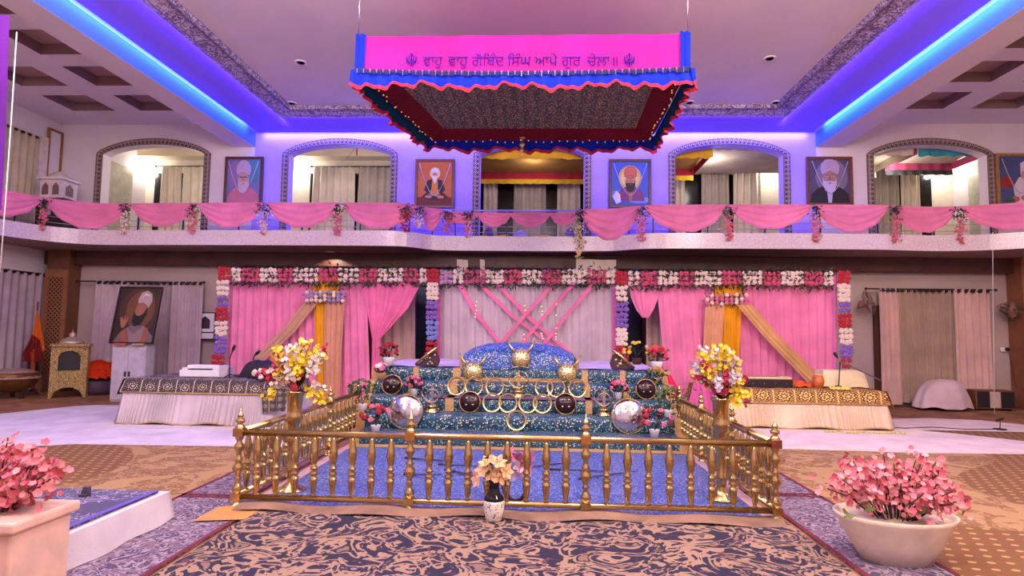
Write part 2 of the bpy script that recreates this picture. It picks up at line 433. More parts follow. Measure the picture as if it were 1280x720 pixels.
for zz, mi in ((SZ, 1), (FZ, 0)):
    for t_ in tessellate_polygon([[Vector((a_[0], a_[1], 0)) for a_ in loop]]): m.mat(mi).poly([(loop[k][0], loop[k][1], zz) for k in t_])
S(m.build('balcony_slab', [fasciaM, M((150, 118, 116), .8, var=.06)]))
S(MB().box(XL, XR, WY-.02, UB, FZ-.1, FZ-.005).build('floor_corridor', M((150, 120, 110), .6)))

# arc length rail path, inset from the edge
def inset(P, d):
    R = []
    for i, p in enumerate(P):
        a = P[max(0, i-1)]; b = P[min(len(P)-1, i+1)]; t = Vector((b[0]-a[0], b[1]-a[1])).normalized(); R.append(Vector((p[0]-t.y*d, p[1]+t.x*d, 0)))
    return R
RP = inset(smooth(E0, 3), .07); RL = [0]
for a, b in zip(RP, RP[1:]): RL.append(RL[-1]+(b-a).length)
def rs(s):
    s = min(max(s, 0), RL[-1]-1e-6); k = 0
    lo, hi = 0, len(RL)-1
    while hi-lo > 1:
        md = (lo+hi)//2
        if RL[md] <= s: lo = md
        else: hi = md
    t = (s-RL[lo])/(RL[hi]-RL[lo]); p = RP[lo].lerp(RP[hi], t); d = (RP[hi]-RP[lo]).normalized(); return p, d
def spx(px):
    best = None
    for k in range(2400):
        s = RL[-1]*k/2400; p, _ = rs(s)
        if p.y < 9: continue
        e = abs(prx(Vector((p.x, p.y, 4.4)))-px)
        if best is None or e < best[0]: best = (e, s)
    return best[1]
HZ = 4.53
br = thing('balcony_railing', 'slim steel balcony railing with horizontal wires along the upper gallery', 'railing', (-.2, 14.2, FZ))
MB().tube([(p.x, p.y, HZ) for p in RP[4:-4]], .022, 8).build('handrail', chrome, br)
for z in (FZ+.1, FZ+.24): MB().tube([(p.x, p.y, z) for p in RP[4:-4:2]], .007, 5).build('wire_rail', chrome, br)
for px in (22, 118, 175, 231, 300, 379, 452, 512, 541, 570, 634, 696, 737, 786, 816, 884, 955, 1024, 1096, 1165, 1236):
    p, d = rs(spx(px)); z = FZ
    MB().mat(0).lathe([(.022, z), (.022, z+.05), (.014, z+.06), (.014, HZ)], (p.x, p.y, 0), 8).mat(1).box(p.x-.012, p.x+.012, p.y-.045, p.y-.02, z, z+.34).build('post', [chrome, black], br)
# pink swags
SW = [(-70, 52, 36, 'at the far left bend of the balcony rail'), (54, 164, 35, 'hanging beneath the white lantern shrine'), (166, 248, 31, 'across the lower right half of the leftmost arch'), (250, 331, 33, 'under the portrait of a person in a pale pink robe'), (335, 425, 33, 'across the left half of the second arch from the left'), (430, 521, 34, 'between the second arch and the orange portrait'), (525, 553, 30, 'narrow and steep right under the orange portrait'), (553, 597, 15, 'small, at the left edge of the middle arch'), (597, 639, 19, 'small, left of centre in the middle arch'), (638, 688, 19, 'small, right of centre in the middle arch'), (688, 723, 17, 'small, at the right edge of the middle arch'), (725, 803, 40, 'deepest of all, under the blue portrait with black beard'), (806, 907, 35, 'left half of the fourth arch from the left'), (910, 1014, 31, 'right half of the fourth arch, beside the grey portrait'), (1017, 1108, 35, 'under the grey portrait of a white bearded person'), (1111, 1195, 33, 'across the middle of the rightmost arch'), (1198, 1345, 34, 'at the far right end of the balcony rail')]
for a, b, dp, desc in SW:
    s0, s1 = spx(a) if a > 0 else spx(8)-1.0, spx(b) if b < 1278 else spx(1272)+1.0
    pm, _ = rs((s0+s1)/2); dep = dp*pm.y/F; zt = HZ+.015 if not (550 < a < 690) else HZ-.06
    def f(u, v, s0=s0, s1=s1, dep=dep, zt=zt):
        q = 4*u*(1-u); e = abs(2*u-1)
        p, d = rs(s0+(s1-s0)*u); nrm = Vector((d.y, -d.x, 0))
        drop = .07+(dep-.07)*q**.8
        z = zt-v*drop+(.015*sin(u*PI*9)*v if v > .9 else 0)
        fold = .022*sin(v*PI*7+e*2.2)*(.25+.75*q)+.03*v*q
        return p+nrm*(.065+fold)+Vector((0, 0, z))
    m = MB().sheet(26, 22, f)
    o = m.build('fabric_swag', pinkC); tag(o, 'pink fabric swag, '+desc, 'swag', 'pink swags along the balcony rail')
# hanging flower bunches
HG = [(53, 0.75, 'p', 'left of the white lantern shrine'), (161, .7, 'w', 'in front of the leftmost arch'), (246, .7, 'p', 'right side of the leftmost arch'), (333, .72, 'w', 'left side of the second arch'), (425, .75, 'p', 'middle of the second arch'), (506, .62, 'r', 'left of the orange portrait'), (520, .5, 'w', 'right beside the orange portrait lower left corner'), (560, .55, 'p', 'right of the orange portrait'), (586, .65, 'o', 'left foot of the middle arch'), (725, 1.15, 'c', 'longest one, right foot of the middle arch'), (804, .78, 'p', 'between the blue portrait and the fourth arch'), (909, .78, 'p', 'middle of the fourth arch'), (1016, .8, 'p', 'left corner of the grey portrait'), (1113, .8, 'p', 'left part of the rightmost arch'), (1196, .8, 'p', 'right part of the rightmost arch')]
NM = {'p': 'pink', 'w': 'pale', 'r': 'red', 'o': 'orange pink', 'c': 'cream'}
for px, ln, k, desc in HG:
    p, d = rs(spx(px)); nr = Vector((d.y, -d.x, 0)); base = p+nr*.13+Vector((0, 0, HZ-.02))
    th = thing('hanging_flower_bunch', 'hanging %s flower bunch with green top, %s' % (NM[k], desc), 'flowers', base, 'flower bunches hanging on the balcony rail')
    lf = MB(); bl = MB()
    for _ in range(70):
        q = base+Vector((rnd.gauss(0, .07), rnd.gauss(0, .035), -abs(rnd.gauss(.12, .1)))); lf.leaf(q, (rnd.uniform(-1, 1), rnd.uniform(-.6, .3), rnd.uniform(-1.2, .4)), .08)
    for _ in range(int(120*ln)):
        t = rnd.uniform(.25, 1); q = base+Vector((rnd.gauss(0, .075*(1.15-.6*t)), rnd.gauss(0, .03), -ln*t))
        bl.mat(rnd.choice((0, 0, 1))); bl.flower(q, .028, (rnd.gauss(0, .5), -1, rnd.gauss(-.2, .5)))
    lf.build('leaves', dkgreen, th)
    bl.build('blossoms', {'p': [coralP, pinkP], 'w': [whiteP, pinkP], 'r': [redP, coralP], 'o': [coralP, creamP], 'c': [creamP, greenY]}[k], th)

# ------------------------------------------------------------------ canopy
CF = [(-2.55, 8.0), (1.99, 8.0), (2.05, 10.8), (-2.05, 10.8)]
cn = thing('canopy', 'magenta and royal blue fabric canopy with lettering hung over the stage', 'canopy', (-.2, 9.4, 5.03))
def edge(a, b, k, i0=0):
    return Vector((a[0]+(b[0]-a[0])*k, a[1]+(b[1]-a[1])*k, 0))
cc = Vector((-.15, 9.4, 0))
for i in range(4):
    a, b = CF[i], CF[(i+1) % 4]; L = math.dist(a, b); nrm = Vector((b[1]-a[1], a[0]-b[0], 0)).normalized()
    sag = .045 if i == 0 else .02
    def val(u, v): return edge(a, b, u)+Vector((0, 0, 5.68-v*(.48+sag*4*u*(1-u))+.02))+nrm*.004*sin(u*40)
    MB().sheet(40, 4, val).build('valance', magenta, cn)
    def ruf(u, v):
        ph = u*L*2*PI*5.5; wv = sin(ph)+.5*sin(ph*.37+1)
        return edge(a, b, -.02+1.04*u)+Vector((0, 0, 5.22-sag*4*u*(1-u)-v*(.25 if i == 0 else .26)*(1+.12*sin(u*23+i)+.12*sin(ph*.5))))+nrm*(.01+v*.05+.045*v*wv)
    fx = MB(); nu = int(L*34); fx.sheet(nu, 5, ruf)
    fx.mi = [1 if k//nu == 4 else 0 for k in range(len(fx.f))]
    fx.build('ruffle', [royal if i in (0, 2) else teal, redhem], cn)
    if i == 0:
        bf = MB()
        for k in range(150):
            u = (k+.5)/150; p = edge(a, b, u)+nrm*.06; z = 5.215-sag*4*u*(1-u)
            bf.mat(1 if k % 3 == 0 else 0).box(p.x-.005 if k % 3 == 0 else p.x-.012, p.x+.005 if k % 3 == 0 else p.x+.012, p.y-.004, p.y+.004, z-rnd.uniform(.05, .08), z)
        bf.build('bead_fringe', [M((14, 16, 50), .7), M((110, 110, 140), .4, .6)], cn)
        for sx in (0, 1):
            cv = MB(); cv.sheet(8, 4, lambda u, v: Vector((CF[sx][0]+(-.03+.14*u if sx == 0 else -.11+.14*u), 7.97-.02*sin(u*12), 5.72-v*(.66+.03*sin(u*9)))))
            cv.build('corner_drape', royal, cn)
    # crimson band and beads inside
    def inn(p, k): return Vector((p[0]+(cc.x-p[0])*k, p[1]+(cc.y-p[1])*k, 0))
    def band(u, v):
        pa, pb = inn(a, .03+.13*v), inn(b, .03+.13*v); p = pa+(pb-pa)*u; return p+Vector((0, 0, 5.12+.16*v+.012*sin(u*L*45)*(1-v)))
    MB().sheet(int(L*30), 4, band).build('border_band', crim, cn)
    bd = MB()
    for k in range(int(L*7)):
        p = inn(edge(a, b, (k+.5)/int(L*7)), 0.035+rnd.uniform(-.01, .03)); bd.ball((p.x, p.y, 5.09+rnd.uniform(-.02, .03)), .011, 6, 4)
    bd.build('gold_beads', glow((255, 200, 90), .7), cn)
def lin(u, v):
    a = inn(CF[0], .155); b = inn(CF[1], .155); c = inn(CF[2], .155); d = inn(CF[3], .155)
    p = (a*(1-u)+b*u)*(1-v)+(d*(1-u)+c*u)*v; return p+Vector((0, 0, 5.28+.1*sin(PI*u)*sin(PI*v)))
MB().sheet(24, 16, lin).build('lining', liningM, cn)
MB().poly([(p[0], p[1], 5.7) for p in CF]).build('top_cloth', magenta, cn)
for p in CF: MB().tube([(p[0], p[1], 5.7), (p[0], p[1], 6.82)], .008, 5).build('suspension_wire', chrome, cn)
# lettering
_lt = []
def glyphs(txt, size, cx, z, y):
    cu = bpy.data.curves.new('lettering', 'FONT'); cu.body = txt; cu.space_character = 1.0; cu.size = size; cu.resolution_u = 4
    o = bpy.data.objects.new('lettering', cu); C.objects.link(o)
    bpy.context.view_layer.objects.active = o; o.select_set(True); bpy.ops.object.convert(target='CURVE'); o.select_set(False)
    def pts(sp):
        R = []
        B = sp.bezier_points; k = len(B)
        for i in range(k):
            p0, p1 = B[i], B[(i+1) % k]
            for t in (0, .25, .5, .75):
                q = p0.co*(1-t)**3+p0.handle_right*3*t*(1-t)**2+p1.handle_left*3*t*t*(1-t)+p1.co*t**3; R.append((q.x, q.y))
        return R
    P = [pts(sp) if sp.type == 'BEZIER' else [(q.co.x, q.co.y) for q in sp.points] for sp in o.data.splines]
    bpy.data.objects.remove(o)
    from mathutils.geometry import delaunay_2d_cdt
    P = [p for p in P if len(p) > 3]; vs_, ed = [], []
    for p in P:
        b = len(vs_); vs_ += [Vector(q) for q in p]; ed += [(b+k, b+(k+1) % len(p)) for k in range(len(p))]
    V, _, Fs, *_r = delaunay_2d_cdt(vs_, ed, [], 0, 1e-5)
    def wind(c):
        n_ = 0
        for p in P:
            for k in range(len(p)):
                (x1, y1), (x2, y2) = p[k-1], p[k]
                if (y1 <= c.y) != (y2 <= c.y) and x1+(c.y-y1)*(x2-x1)/(y2-y1) > c.x: n_ += 1 if y2 > y1 else -1
        return n_
    Fs = [t for t in Fs if wind((V[t[0]]+V[t[1]]+V[t[2]])/3) != 0]
    w0, w1 = min(v.x for v in V), max(v.x for v in V); mb = MB()
    for v in V: mb.V((cx+v.x-(w0+w1)/2, y, z+v.y))
    for t in Fs: mb.Fc(t, False)
    return mb
inkM = cloth((34, 16, 150))
for txt, px, sz in (('ਵਾਹੁ', 541, .2), ('ਵਾਹੁ', 572.5, .2), ('ਗੋਿਬੰਦ', 610, .2), ('ਿਸੰਘ', 649, .2), ('ਆਪੇ', 682.5, .2), ('ਗੁਰ', 714, .2), ('ਚੇਲਾ', 748, .2), ('॥', 769, .2)):
    p = at(px, 78, 7.985); glyphs(txt, sz, p.x, p.z-.05, 7.975).build('lettering', inkM, cn)
for px in (514.5, 786.5):
    p = at(px, 76, 7.985); glyphs('☬', .26, p.x, p.z-.085, 7.975).build('emblem', inkM, cn)
tag(MB().lathe([(.003, 5.35), (.003, 5.08), (.05, 5.06), (.06, 5.04), (.01, 5.02), (.01, 4.99), (.05, 4.95), (.055, 4.92), (.02, 4.88), (.03, 4.85), (.035, 4.82), (.008, 4.78), (.012, 4.72), (.001, 4.68)], (at(653, 170, 10.4).x, 10.4, 0), 12).build('hanging_pendant', M((200, 170, 130), .1, .6)), 'small glass and brass pendant hanging below the canopy', 'pendant')

# ------------------------------------------------------------------ carpets and sheets
def flat(name, pts, z, h, m, label, cat, grp=None, kind=None):
    o = MB().prism([(p[0], p[1], z) for p in pts], (0, 0, h)).build(name, m)
    return tag(o, label, cat, grp)
flat('carpet', [(-10.8, 3.0), (-3.3, 3.0), (-3.3, 7.6), (-3.6, 8.4), (-9.4, 8.4)], .002, .006, tan, 'tan carpet with pale medallions left of the railing', 'carpet')
flat('carpet', [(2.8, 3.0), (11.5, 3.0), (11.5, 11.6), (2.6, 11.6)], .002, .006, tan, 'tan carpet with pale medallions right of the railing', 'carpet')
flat('floor_sheet', [(-10.4, 7.7), (-7.0, 7.72), (-6.3, 8.08), (-4.15, 8.17), (-2.85, 8.2), (-2.8, 12.3), (-6, 12.4), (-9.0, 12.1), (-9.3, 11.9), (-9.8, 10.5), (-10.4, 9.6)], .010, .006, whiteC, 'white floor sheet around the platform with black brocade cover', 'sheet')
flat('floor_sheet', [(2.2, 8.8), (3.7, 8.9), (5.3, 8.82), (7.6, 8.95), (8.6, 9.05), (7.1, 10.66), (6.2, 11.3), (2.2, 11.3)], .010, .006, cloth((242, 220, 208)), 'white floor sheet in front of the platform with gold brocade cover', 'sheet')
flat('floor_sheet', [(5.9, 10.95), (7.2, 10.98), (9.5, 10.98), (9.6, 11.3), (8.75, 12.42), (7.9, 12.6), (6.9, 12.36), (5.9, 12.3)], .018, .006, cloth((238, 214, 206)), 'smaller crumpled white sheet with a table microphone on it', 'sheet')
def bordered(name, x0, x1, y0, y1, z, label):
    r_ = thing(name, label, 'carpet', ((x0+x1)/2, (y0+y1)/2, z))
    MB().box(x0, x1, y0, y1, z, z+.006).build('pile', navy, r_)
    MB().box(x0, x0+.04, y0, y1, z+.006, z+.009).box(x1-.04, x1, y0, y1, z+.006, z+.009).box(x0, x1, y0, y0+.05, z+.006, z+.009).box(x0, x1, y1-.05, y1, z+.006, z+.009).build('border', maroon, r_)
bordered('runner_carpet', -3.4, -2.72, 5.75, 8.3, .010, 'navy runner with maroon border along the left railing, farther piece')
bordered('runner_carpet', -3.4, -2.5, 3.2, 5.72, .010, 'navy runner with maroon border by the left railing corner, nearer piece')
bordered('runner_carpet', 2.1, 2.86, 6.35, 8.4, .010, 'navy runner with maroon border along the right railing, farther piece')
bordered('runner_carpet', 2.2, 2.86, 3.2, 6.3, .010, 'navy runner with maroon border by the right railing corner, nearer piece')
flat('runner_carpet', [(-2.45, 3.4), (2.15, 3.4), (2.15, 5.42), (-2.45, 5.42)], .012, .008, runnerM, 'dark floral runner with beige flowers before the railing', 'carpet')
def wav(u, v): return Vector((-2.65+4.75*u, 5.25+.28*v+.03*sin(u*19+v*2), .03+.03*sin(v*PI)+.012*sin(u*31)))
tag(MB().sheet(60, 6, wav).build('cloth_edging', M((150, 116, 96), .9, var=.3, sc=4)), 'rumpled beige cloth edging lying along the front railing', 'cloth')
tag(MB().sheet(10, 4, lambda u, v: Vector((-2.82+.4*u, 4.95+.4*v+.08*u, .028+.008*sin(u*6)*v))).build('cloth_mat', M((206, 140, 76), .9)), 'small orange tan mat by the front left railing corner', 'mat')
bc = thing('floor_cloth', 'bright blue patterned floor cloth enclosed by the brass railing', 'cloth', (-.3, 6.9, .02))
MB().sheet(40, 30, lambda u, v: Vector((-2.52+4.5*u, 5.42+3.02*v, .03+.006*sin(u*17+v*5)*sin(v*13)))).build('blue_field', floorblue, bc)
for x in (-2.62, 1.98): MB().box(x, x+.1, 5.45, 8.42, .02, .036).build('pale_border', M((214, 176, 180), .8), bc)
MB().box(-2.58, 2.04, 8.22, 8.4, .034, .042).build('gold_border', borderM, bc)

# ------------------------------------------------------------------ stage
ST = [8.42, 8.83, 9.27, 9.7, 10.1]; SXL = [-2.6, -2.65, -2.7, -2.74, -2.79]; SXR = [2.06, 2.09, 2.12, 2.15, 2.18]
sg = thing('tiered_stage', 'five stepped stage draped in blue green sequinned cloth', 'stage', (-.3, 10.5, 0))
for i in range(5):
    x0, x1, y0, z0, z1 = SXL[i], SXR[i], ST[i], .2*i, .2*(i+1)
    y1 = 12.9
    def f(u, v, x0=x0, x1=x1, y0=y0, z0=z0, z1=z1):
        x = x0+(x1-x0)*u; w_ = .008*sin(x*9+z0*20)+.006*sin(x*23)
        if v < .5: t = v/.5; return Vector((x, y0-.012*sin(PI*t)+w_*(1-t), z0+(z1-z0-.025)*t))
        if v < .6: t = (v-.5)/.1; return Vector((x, y0+.025*t, z1-.025+.025*sin(t*PI/2)))
        t = (v-.6)/.4; return Vector((x, y0+.025+(.45 if i < 4 else 2.7)*t, z1+.004*sin(x*7)))
    m = MB().sheet(60, 12, f)
    for x in (x0, x1): m.poly([(x, y0, z0), (x, y0, z1), (x, y1, z1), (x, y1, z0)])
    if i == 4: m.poly([(x0, y1, 0), (x0, y1, z1), (x1, y1, z1), (x1, y1, 0)])
    m.build('tier', stageM, sg)
def ribbon(xa, xb, w_, lo=0, hi=5, name='gold_ribbon'):
    m = MB(); P = []
    for i in range(lo, hi): P += [(ST[i]-.02, .2*i+.005), (ST[i]-.02, .2*i+.195), (ST[i]+.01, .2*i+.209), ((ST[i+1]-.02) if i < 4 else 10.3, .2*i+.209)]
    for k, (y, z) in enumerate(P):
        x = xa+(xb-xa)*(y-8.42)/1.7; m.V((x-w_/2, y, z)); m.V((x+w_/2, y, z))
    for k in range(len(P)-1): m.Fc((2*k, 2*k+1, 2*k+3, 2*k+2), False)
    m.build(name, borderM, sg)
ribbon(SXL[0]+.06, SXL[4]+.06, .13); ribbon(SXR[0]-.06, SXR[4]-.06, .13)
XA, XB, XC, XD = at(520, 470, 10.1).x, at(571, 470, 10.1).x, at(731, 470, 10.1).x, at(778, 470, 10.1).x
ribbon(XA+.05, XA, .09, 2, 5); ribbon(XB+.02, XB, .13, 2, 5); ribbon(XC, XC, .1, 2, 5); ribbon(XD, XD, .09, 2, 5)
MB().box(XB, XC, 10.075, 10.09, .805, .86).build('gold_border', borderM, sg)
MB().box(-1.6, 1.1, 9.25, 9.66, .602, .609).build('gold_piping', M((120, 90, 110), .6), sg)
MB().box(-2.58, 2.04, 8.395, 8.41, .0, .03).build('gold_border', borderM, sg)
# bolster
bo = thing('covered_throne', 'low domed throne draped in blue sequinned cloth on the stage top', 'throne', (-.34, 10.5, 1.0))
dx0, dx1 = at(579, 450, 10.2).x, at(718, 450, 10.2).x
def dome(u, v):
    x = dx0+(dx1-dx0)*u; e = abs(2*u-1); h = (.45-.02*u)*(1-.4*e**3.2); t = v*PI
    y = 10.72-.58*cos(t); z = 1.0+h*min(1, sin(t)**.55 if sin(t) > 0 else 0); return Vector((x, y+.01*sin(x*14), z+.008*sin(x*25+v*9)))
m = MB().sheet(40, 18, dome)
for u in (0, 1): m.poly([dome(u, k/18) for k in range(19)])
m.build('drape', domeM, bo)
for x in (dx0-.05, dx1+.02): MB().box(x, x+.05, 10.12, 11.2, 1.0, 1.2).build('gold_edge', borderM, bo, bev=.015)
for a, b, l in ((SXL[4]+.15, dx0-.1, 'white sheet on the stage top left of the throne'), (dx1+.1, SXR[4]-.15, 'white sheet on the stage top right of the throne')):
    tag(MB().sheet(20, 10, lambda u, v: Vector((a+(b-a)*u, 10.35+2*v, 1.012+.05*sin(v*PI/2)+.012*sin(u*9+v*4)))).build('stage_sheet', cloth((226, 206, 236))), l, 'sheet')

# brass railing
rl = thing('brass_railing', 'polished brass balustrade with turned balusters around the blue floor cloth', 'railing', (-.3, 6.9, 0))
FXL, FXR, FY, BY = -2.69, 2.07, 5.42, 9.0
def rv(prof, sc=1): return [(r*sc, z) for r, z in prof]
balP = [(.014, .1), (.014, .125), (.024, .13), (.012, .145), (.018, .16), (.03, .26), (.034, .29), (.016, .3), (.03, .315), (.034, .33), (.016, .35), (.03, .365), (.03, .38), (.015, .395), (.026, .43), (.036, .49), (.03, .54), (.018, .62), (.014, .655)]
postP = [(.085, 0), (.085, .02), (.06, .03), (.035, .06), (.03, .1), (.03, .14), (.05, .16), (.055, .19), (.03, .215), (.025, .24), (.04, .26), (.025, .28), (.03, .31), (.058, .345), (.055, .38), (.03, .41), (.045, .43), (.026, .45), (.026, .5), (.05, .53), (.05, .56), (.024, .59), (.045, .63), (.05, .72), (.04, .735), (.022, .75), (.045, .765), (.05, .785), (.02, .805), (.034, .82), (.026, .835), (.012, .85), (.004, .9)]
bal = MB().lathe(rv(balP, 1.15), (0, 0, 0), 10); pst = MB().lathe(rv(postP, .85), (0, 0, 0), 14).lathe([(.062, .075), (.062, .135)], (0, 0, 0), 4, PI/4, False).lathe([(.062, .64), (.062, .71)], (0, 0, 0), 4, PI/4, False)
b0 = p0 = None
def addpart(kind, x, y):
    global b0, p0
    src = b0 if kind == 'b' else p0
    if src is None:
        src = (bal if kind == 'b' else pst).build('baluster' if kind == 'b' else 'post', gold, rl)
        for v in src.data.vertices: v.co += rl.location
        if kind == 'b': b0 = src
        else: p0 = src
        o = src
    else:
        o = src.copy(); C.objects.link(o)
    o.location = Vector((x, y, 0))-rl.location
PX = [FXL, -1.13, .43, FXR]; PY_ = [FY, 6.6, 7.8, BY]
for x in PX: addpart('p', x, FY)
for y in PY_[1:]: addpart('p', FXL, y); addpart('p', FXR, y)
for a, b in zip(PX, PX[1:]):
    for k in range(8): addpart('b', a+(b-a)*(k+1)/9, FY)
for x in (FXL, FXR):
    for a, b in zip(PY_, PY_[1:]):
        for k in range(6): addpart('b', x, a+(b-a)*(k+1)/7)
for z, rr in ((.675, .032), (.105, .026)):
    MB().tube([(FXL, FY, z), (FXR, FY, z)], rr, 12).build('rail_bar', gold, rl)
    for x in (FXL, FXR): MB().tube([(x, FY, z), (x, BY, z)], rr, 12).build('rail_bar', gold, rl)

# ------------------------------------------------------------------ stage ornaments
def tread(px, py, i, off=.3):
    """a spot on the tread of tier i below pixel column px"""
    Y = ST[i-1]+off; return Vector((at(px, py, Y).x, Y, .2*i+.004))
shM = M((40, 14, 26), .25, .2)
def shield(px, py, i, label, big=False, src=None):
    p = tread(px, py, i, .33); R = .155 if not big else .245
    if src: return dup(src, p, label)
    t = thing('round_shield', label, 'shield', p, 'round shields on the stage steps'); tilt = Matrix.Translation(p) @ Matrix.Rotation(-.22, 4, 'X')
    pr = [(R, 0), (R*.97, -.012), (R*.8, -.032), (R*.5, -.055), (R*.2, -.066), (.001, -.068)]
    mb = MB().lathe([(R, .012)]+pr, (0, 0, R), 28, ax='y'); mb.xf(tilt); mb.build('dome', steel if big else shM, t)
    mb = MB().tube([(R*cos(k*PI/18), 0, R+R*sin(k*PI/18)) for k in range(36)], .01 if not big else .008, 6, True).xf(tilt); mb.build('rim', gold2, t)
    for k in range(4 if not big else 6):
        a = k*PI/2+.8 if not big else k*PI/3; rr = R*.45
        MB().ball((rr*cos(a), -.062 if not big else -.06, R+rr*sin(a)), .02 if not big else .014, 8, 5).xf(tilt).build('boss', gold if not big else steel, t)
    return t
s1 = shield(489, 485, 3, 'dark domed shield with brass bosses on the left part of the third step')
shield(808, 490, 3, 'dark domed shield with brass bosses on the right part of the third step', src=s1)
shield(587, 507, 2, 'dark domed shield left of the two interlocked rings on the second step', src=s1)
shield(707, 509, 2, 'dark domed shield right of the interlocked rings on the second step', src=s1)
s2 = shield(506, 520, 1, 'large polished steel shield on the left of the lowest step', True)
shield(787, 525, 1, 'large polished steel shield on the right of the lowest step', src=s2)
ringM = M((236, 206, 140), .25, .8)
r1 = None
for px, i, lab in ((570, 3, 'first from the left in the upper row, at the gold ribbon'), (592, 3, 'second from the left in the upper row'), (618, 3, 'just left of the crossed sword emblem in the upper row'), (680, 3, 'just right of the crossed sword emblem in the upper row'), (695, 3, 'overlapping its left neighbour in the right half of the upper row'), (722, 3, 'farthest right in the upper row, over the gold ribbon'), (615, 2, 'next to the dark shield on the left of the lower row'), (635, 2, 'second from the left in the lower row'), (660, 2, 'third from the left in the lower row'), (678, 2, 'next to the dark shield on the right of the lower row'), (646, 1, 'single one leaning on the lowest step in the middle')):
    p = tread(px, 490, i, .36); lab = 'brass throwing ring, '+lab
    if r1: dup(r1, p, lab)
    else:
        q = Matrix.Translation(p) @ Matrix.Rotation(-.18, 4, 'X')
        r1 = MB().lathe([(.145, -.006), (.118, -.003), (.118, .003), (.145, .006), (.148, 0), (.145, -.006)], (0, 0, .148), 32, ax='y', cap=False).xf(q)
        r1 = r1.build('throwing_ring', ringM)
        for v in r1.data.vertices: v.co -= p
        r1.location = p; tag(r1, lab, 'ring', 'brass rings on the stage steps')
def emblem(px, py, i, label, sc, mtl):
    p = tread(px, py, i, .26); t = thing('sword_emblem', label, 'emblem', p)
    MB().lathe([(.085*sc, 0), (.085*sc, .015), (.07*sc, .03), (.06*sc, .06*sc), (.07*sc, .07*sc), (.02, .085*sc)], p, 16).build('base', gold, t)
    m = MB(); z0 = p.z+.075*sc
    m.tube([(p.x+.07*sc*cos(k*PI/12), p.y, z0+.1*sc+.07*sc*sin(k*PI/12)) for k in range(24)], .01, 6, True)
    m.prism([(p.x-.012, p.y-.004, z0), (p.x+.012, p.y-.004, z0), (p.x+.018*sc, p.y-.004, z0+.17*sc), (p.x, p.y-.004, z0+.24*sc), (p.x-.018*sc, p.y-.004, z0+.17*sc)], (0, .008, 0))
    for s in (-1, 1): m.tube([(p.x-s*.05*sc, p.y, z0+.0), (p.x+s*.06*sc, p.y, z0+.04*sc), (p.x+s*.115*sc, p.y, z0+.11*sc), (p.x+s*.1*sc, p.y, z0+.18*sc), (p.x+s*.06*sc, p.y, z0+.22*sc)], [.008, .012, .014, .01, .003], 6)
    m.build('crossed_swords', mtl, t)
emblem(648, 490, 3, 'gold crossed sword emblem on a gold base in the centre of the third step', 1.35, ringM)
emblem(540, 508, 2, 'silver ring and sword emblem on a gold base, left on the second step', 1.4, M((190, 172, 168), .3, .8))
emblem(755, 510, 2, 'silver ring and sword emblem on a gold base, right on the second step', 1.35, M((200, 178, 160), .3, .8))
# fan of gilded discs with sword handles
def discfan(px, py, p, label, horn):
    t = thing('ornate_disc', label, 'ornament', p); m = MB()
    mt = Matrix.Translation(p) @ Matrix.Rotation(-.15, 4, 'X')
    MB().lathe([(.16, .012), (.16, 0), (.13, -.04), (.07, -.07), (.001, -.08)], (0, 0, .165), 24, ax='y').xf(mt).build('disc', M((240, 218, 160), .25, .8, sc=40, bump=.6), t)
    for k in range(12):
        a = k*PI/6; MB().ball((.1*cos(a), -.065, .165+.1*sin(a)), .014, 6, 4).xf(mt).build('stud', gold, t)
    if horn:
        for s in (-1, 1): MB().tube([(s*.1, -.02, .26), (s*.17, -.02, .34), (s*.23, -.02, .46)], [.026, .022, .008], 7).xf(mt).build('horn', ringM, t)
    for s in (-1, 1): MB().tube([(s*.02, -.06, .02), (s*.12, -.05, -.0), (s*.15, -.03, .06)], .012, 6).xf(mt).build('scroll_foot', ringM, t)
discfan(591, 467, tread(591, 467, 4, .3), 'gilded studded disc with horn tips on the fourth step left of centre', True)
discfan(709, 467, tread(709, 467, 4, .3), 'gilded studded disc with horn tips on the fourth step right of centre', True)
discfan(651, 452, Vector((at(651, 452, 10.05).x, 10.08, 1.03)), 'gilded studded disc in front of the blue throne', True)
# swords lying on the cloth
for (x0, y0, x1, y1, lab) in ((518, 593, 552, 594, 'left of the second railing post'), (560, 581, 598, 583, 'behind the white lilies on the left'), (517, 573, 560, 577, 'farthest left on the blue cloth'), (660, 584, 716, 578, 'just right of the front vase'), (735, 597, 798, 589, 'right of the third railing post'), (700, 587, 762, 590, 'straight one behind the third railing post'), (565, 589, 596, 596, 'silver tip behind the lilies')):
    a, b = atz(x0, y0, .045), atz(x1, y1, .045); t = thing('sword', 'thin dark sword lying on the blue cloth, '+lab, 'sword', (a+b)/2, 'swords lying on the blue floor cloth'); d = (b-a).normalized(); nn = Vector((-d.y, d.x, 0)); L = (b-a).length
    MB().prism([a+nn*.012, a+d*L*.6+nn*.03, b, a+d*L*.6+nn*.012-nn*.012, a-nn*.012], (0, 0, .006)).build('blade', M((70, 60, 84), .3, .8), t)
    MB().tube([a-d*.12, a], .014, 6).tube([a+nn*.05, a-nn*.05], .009, 6).build('hilt', M((60, 40, 40), .4), t)

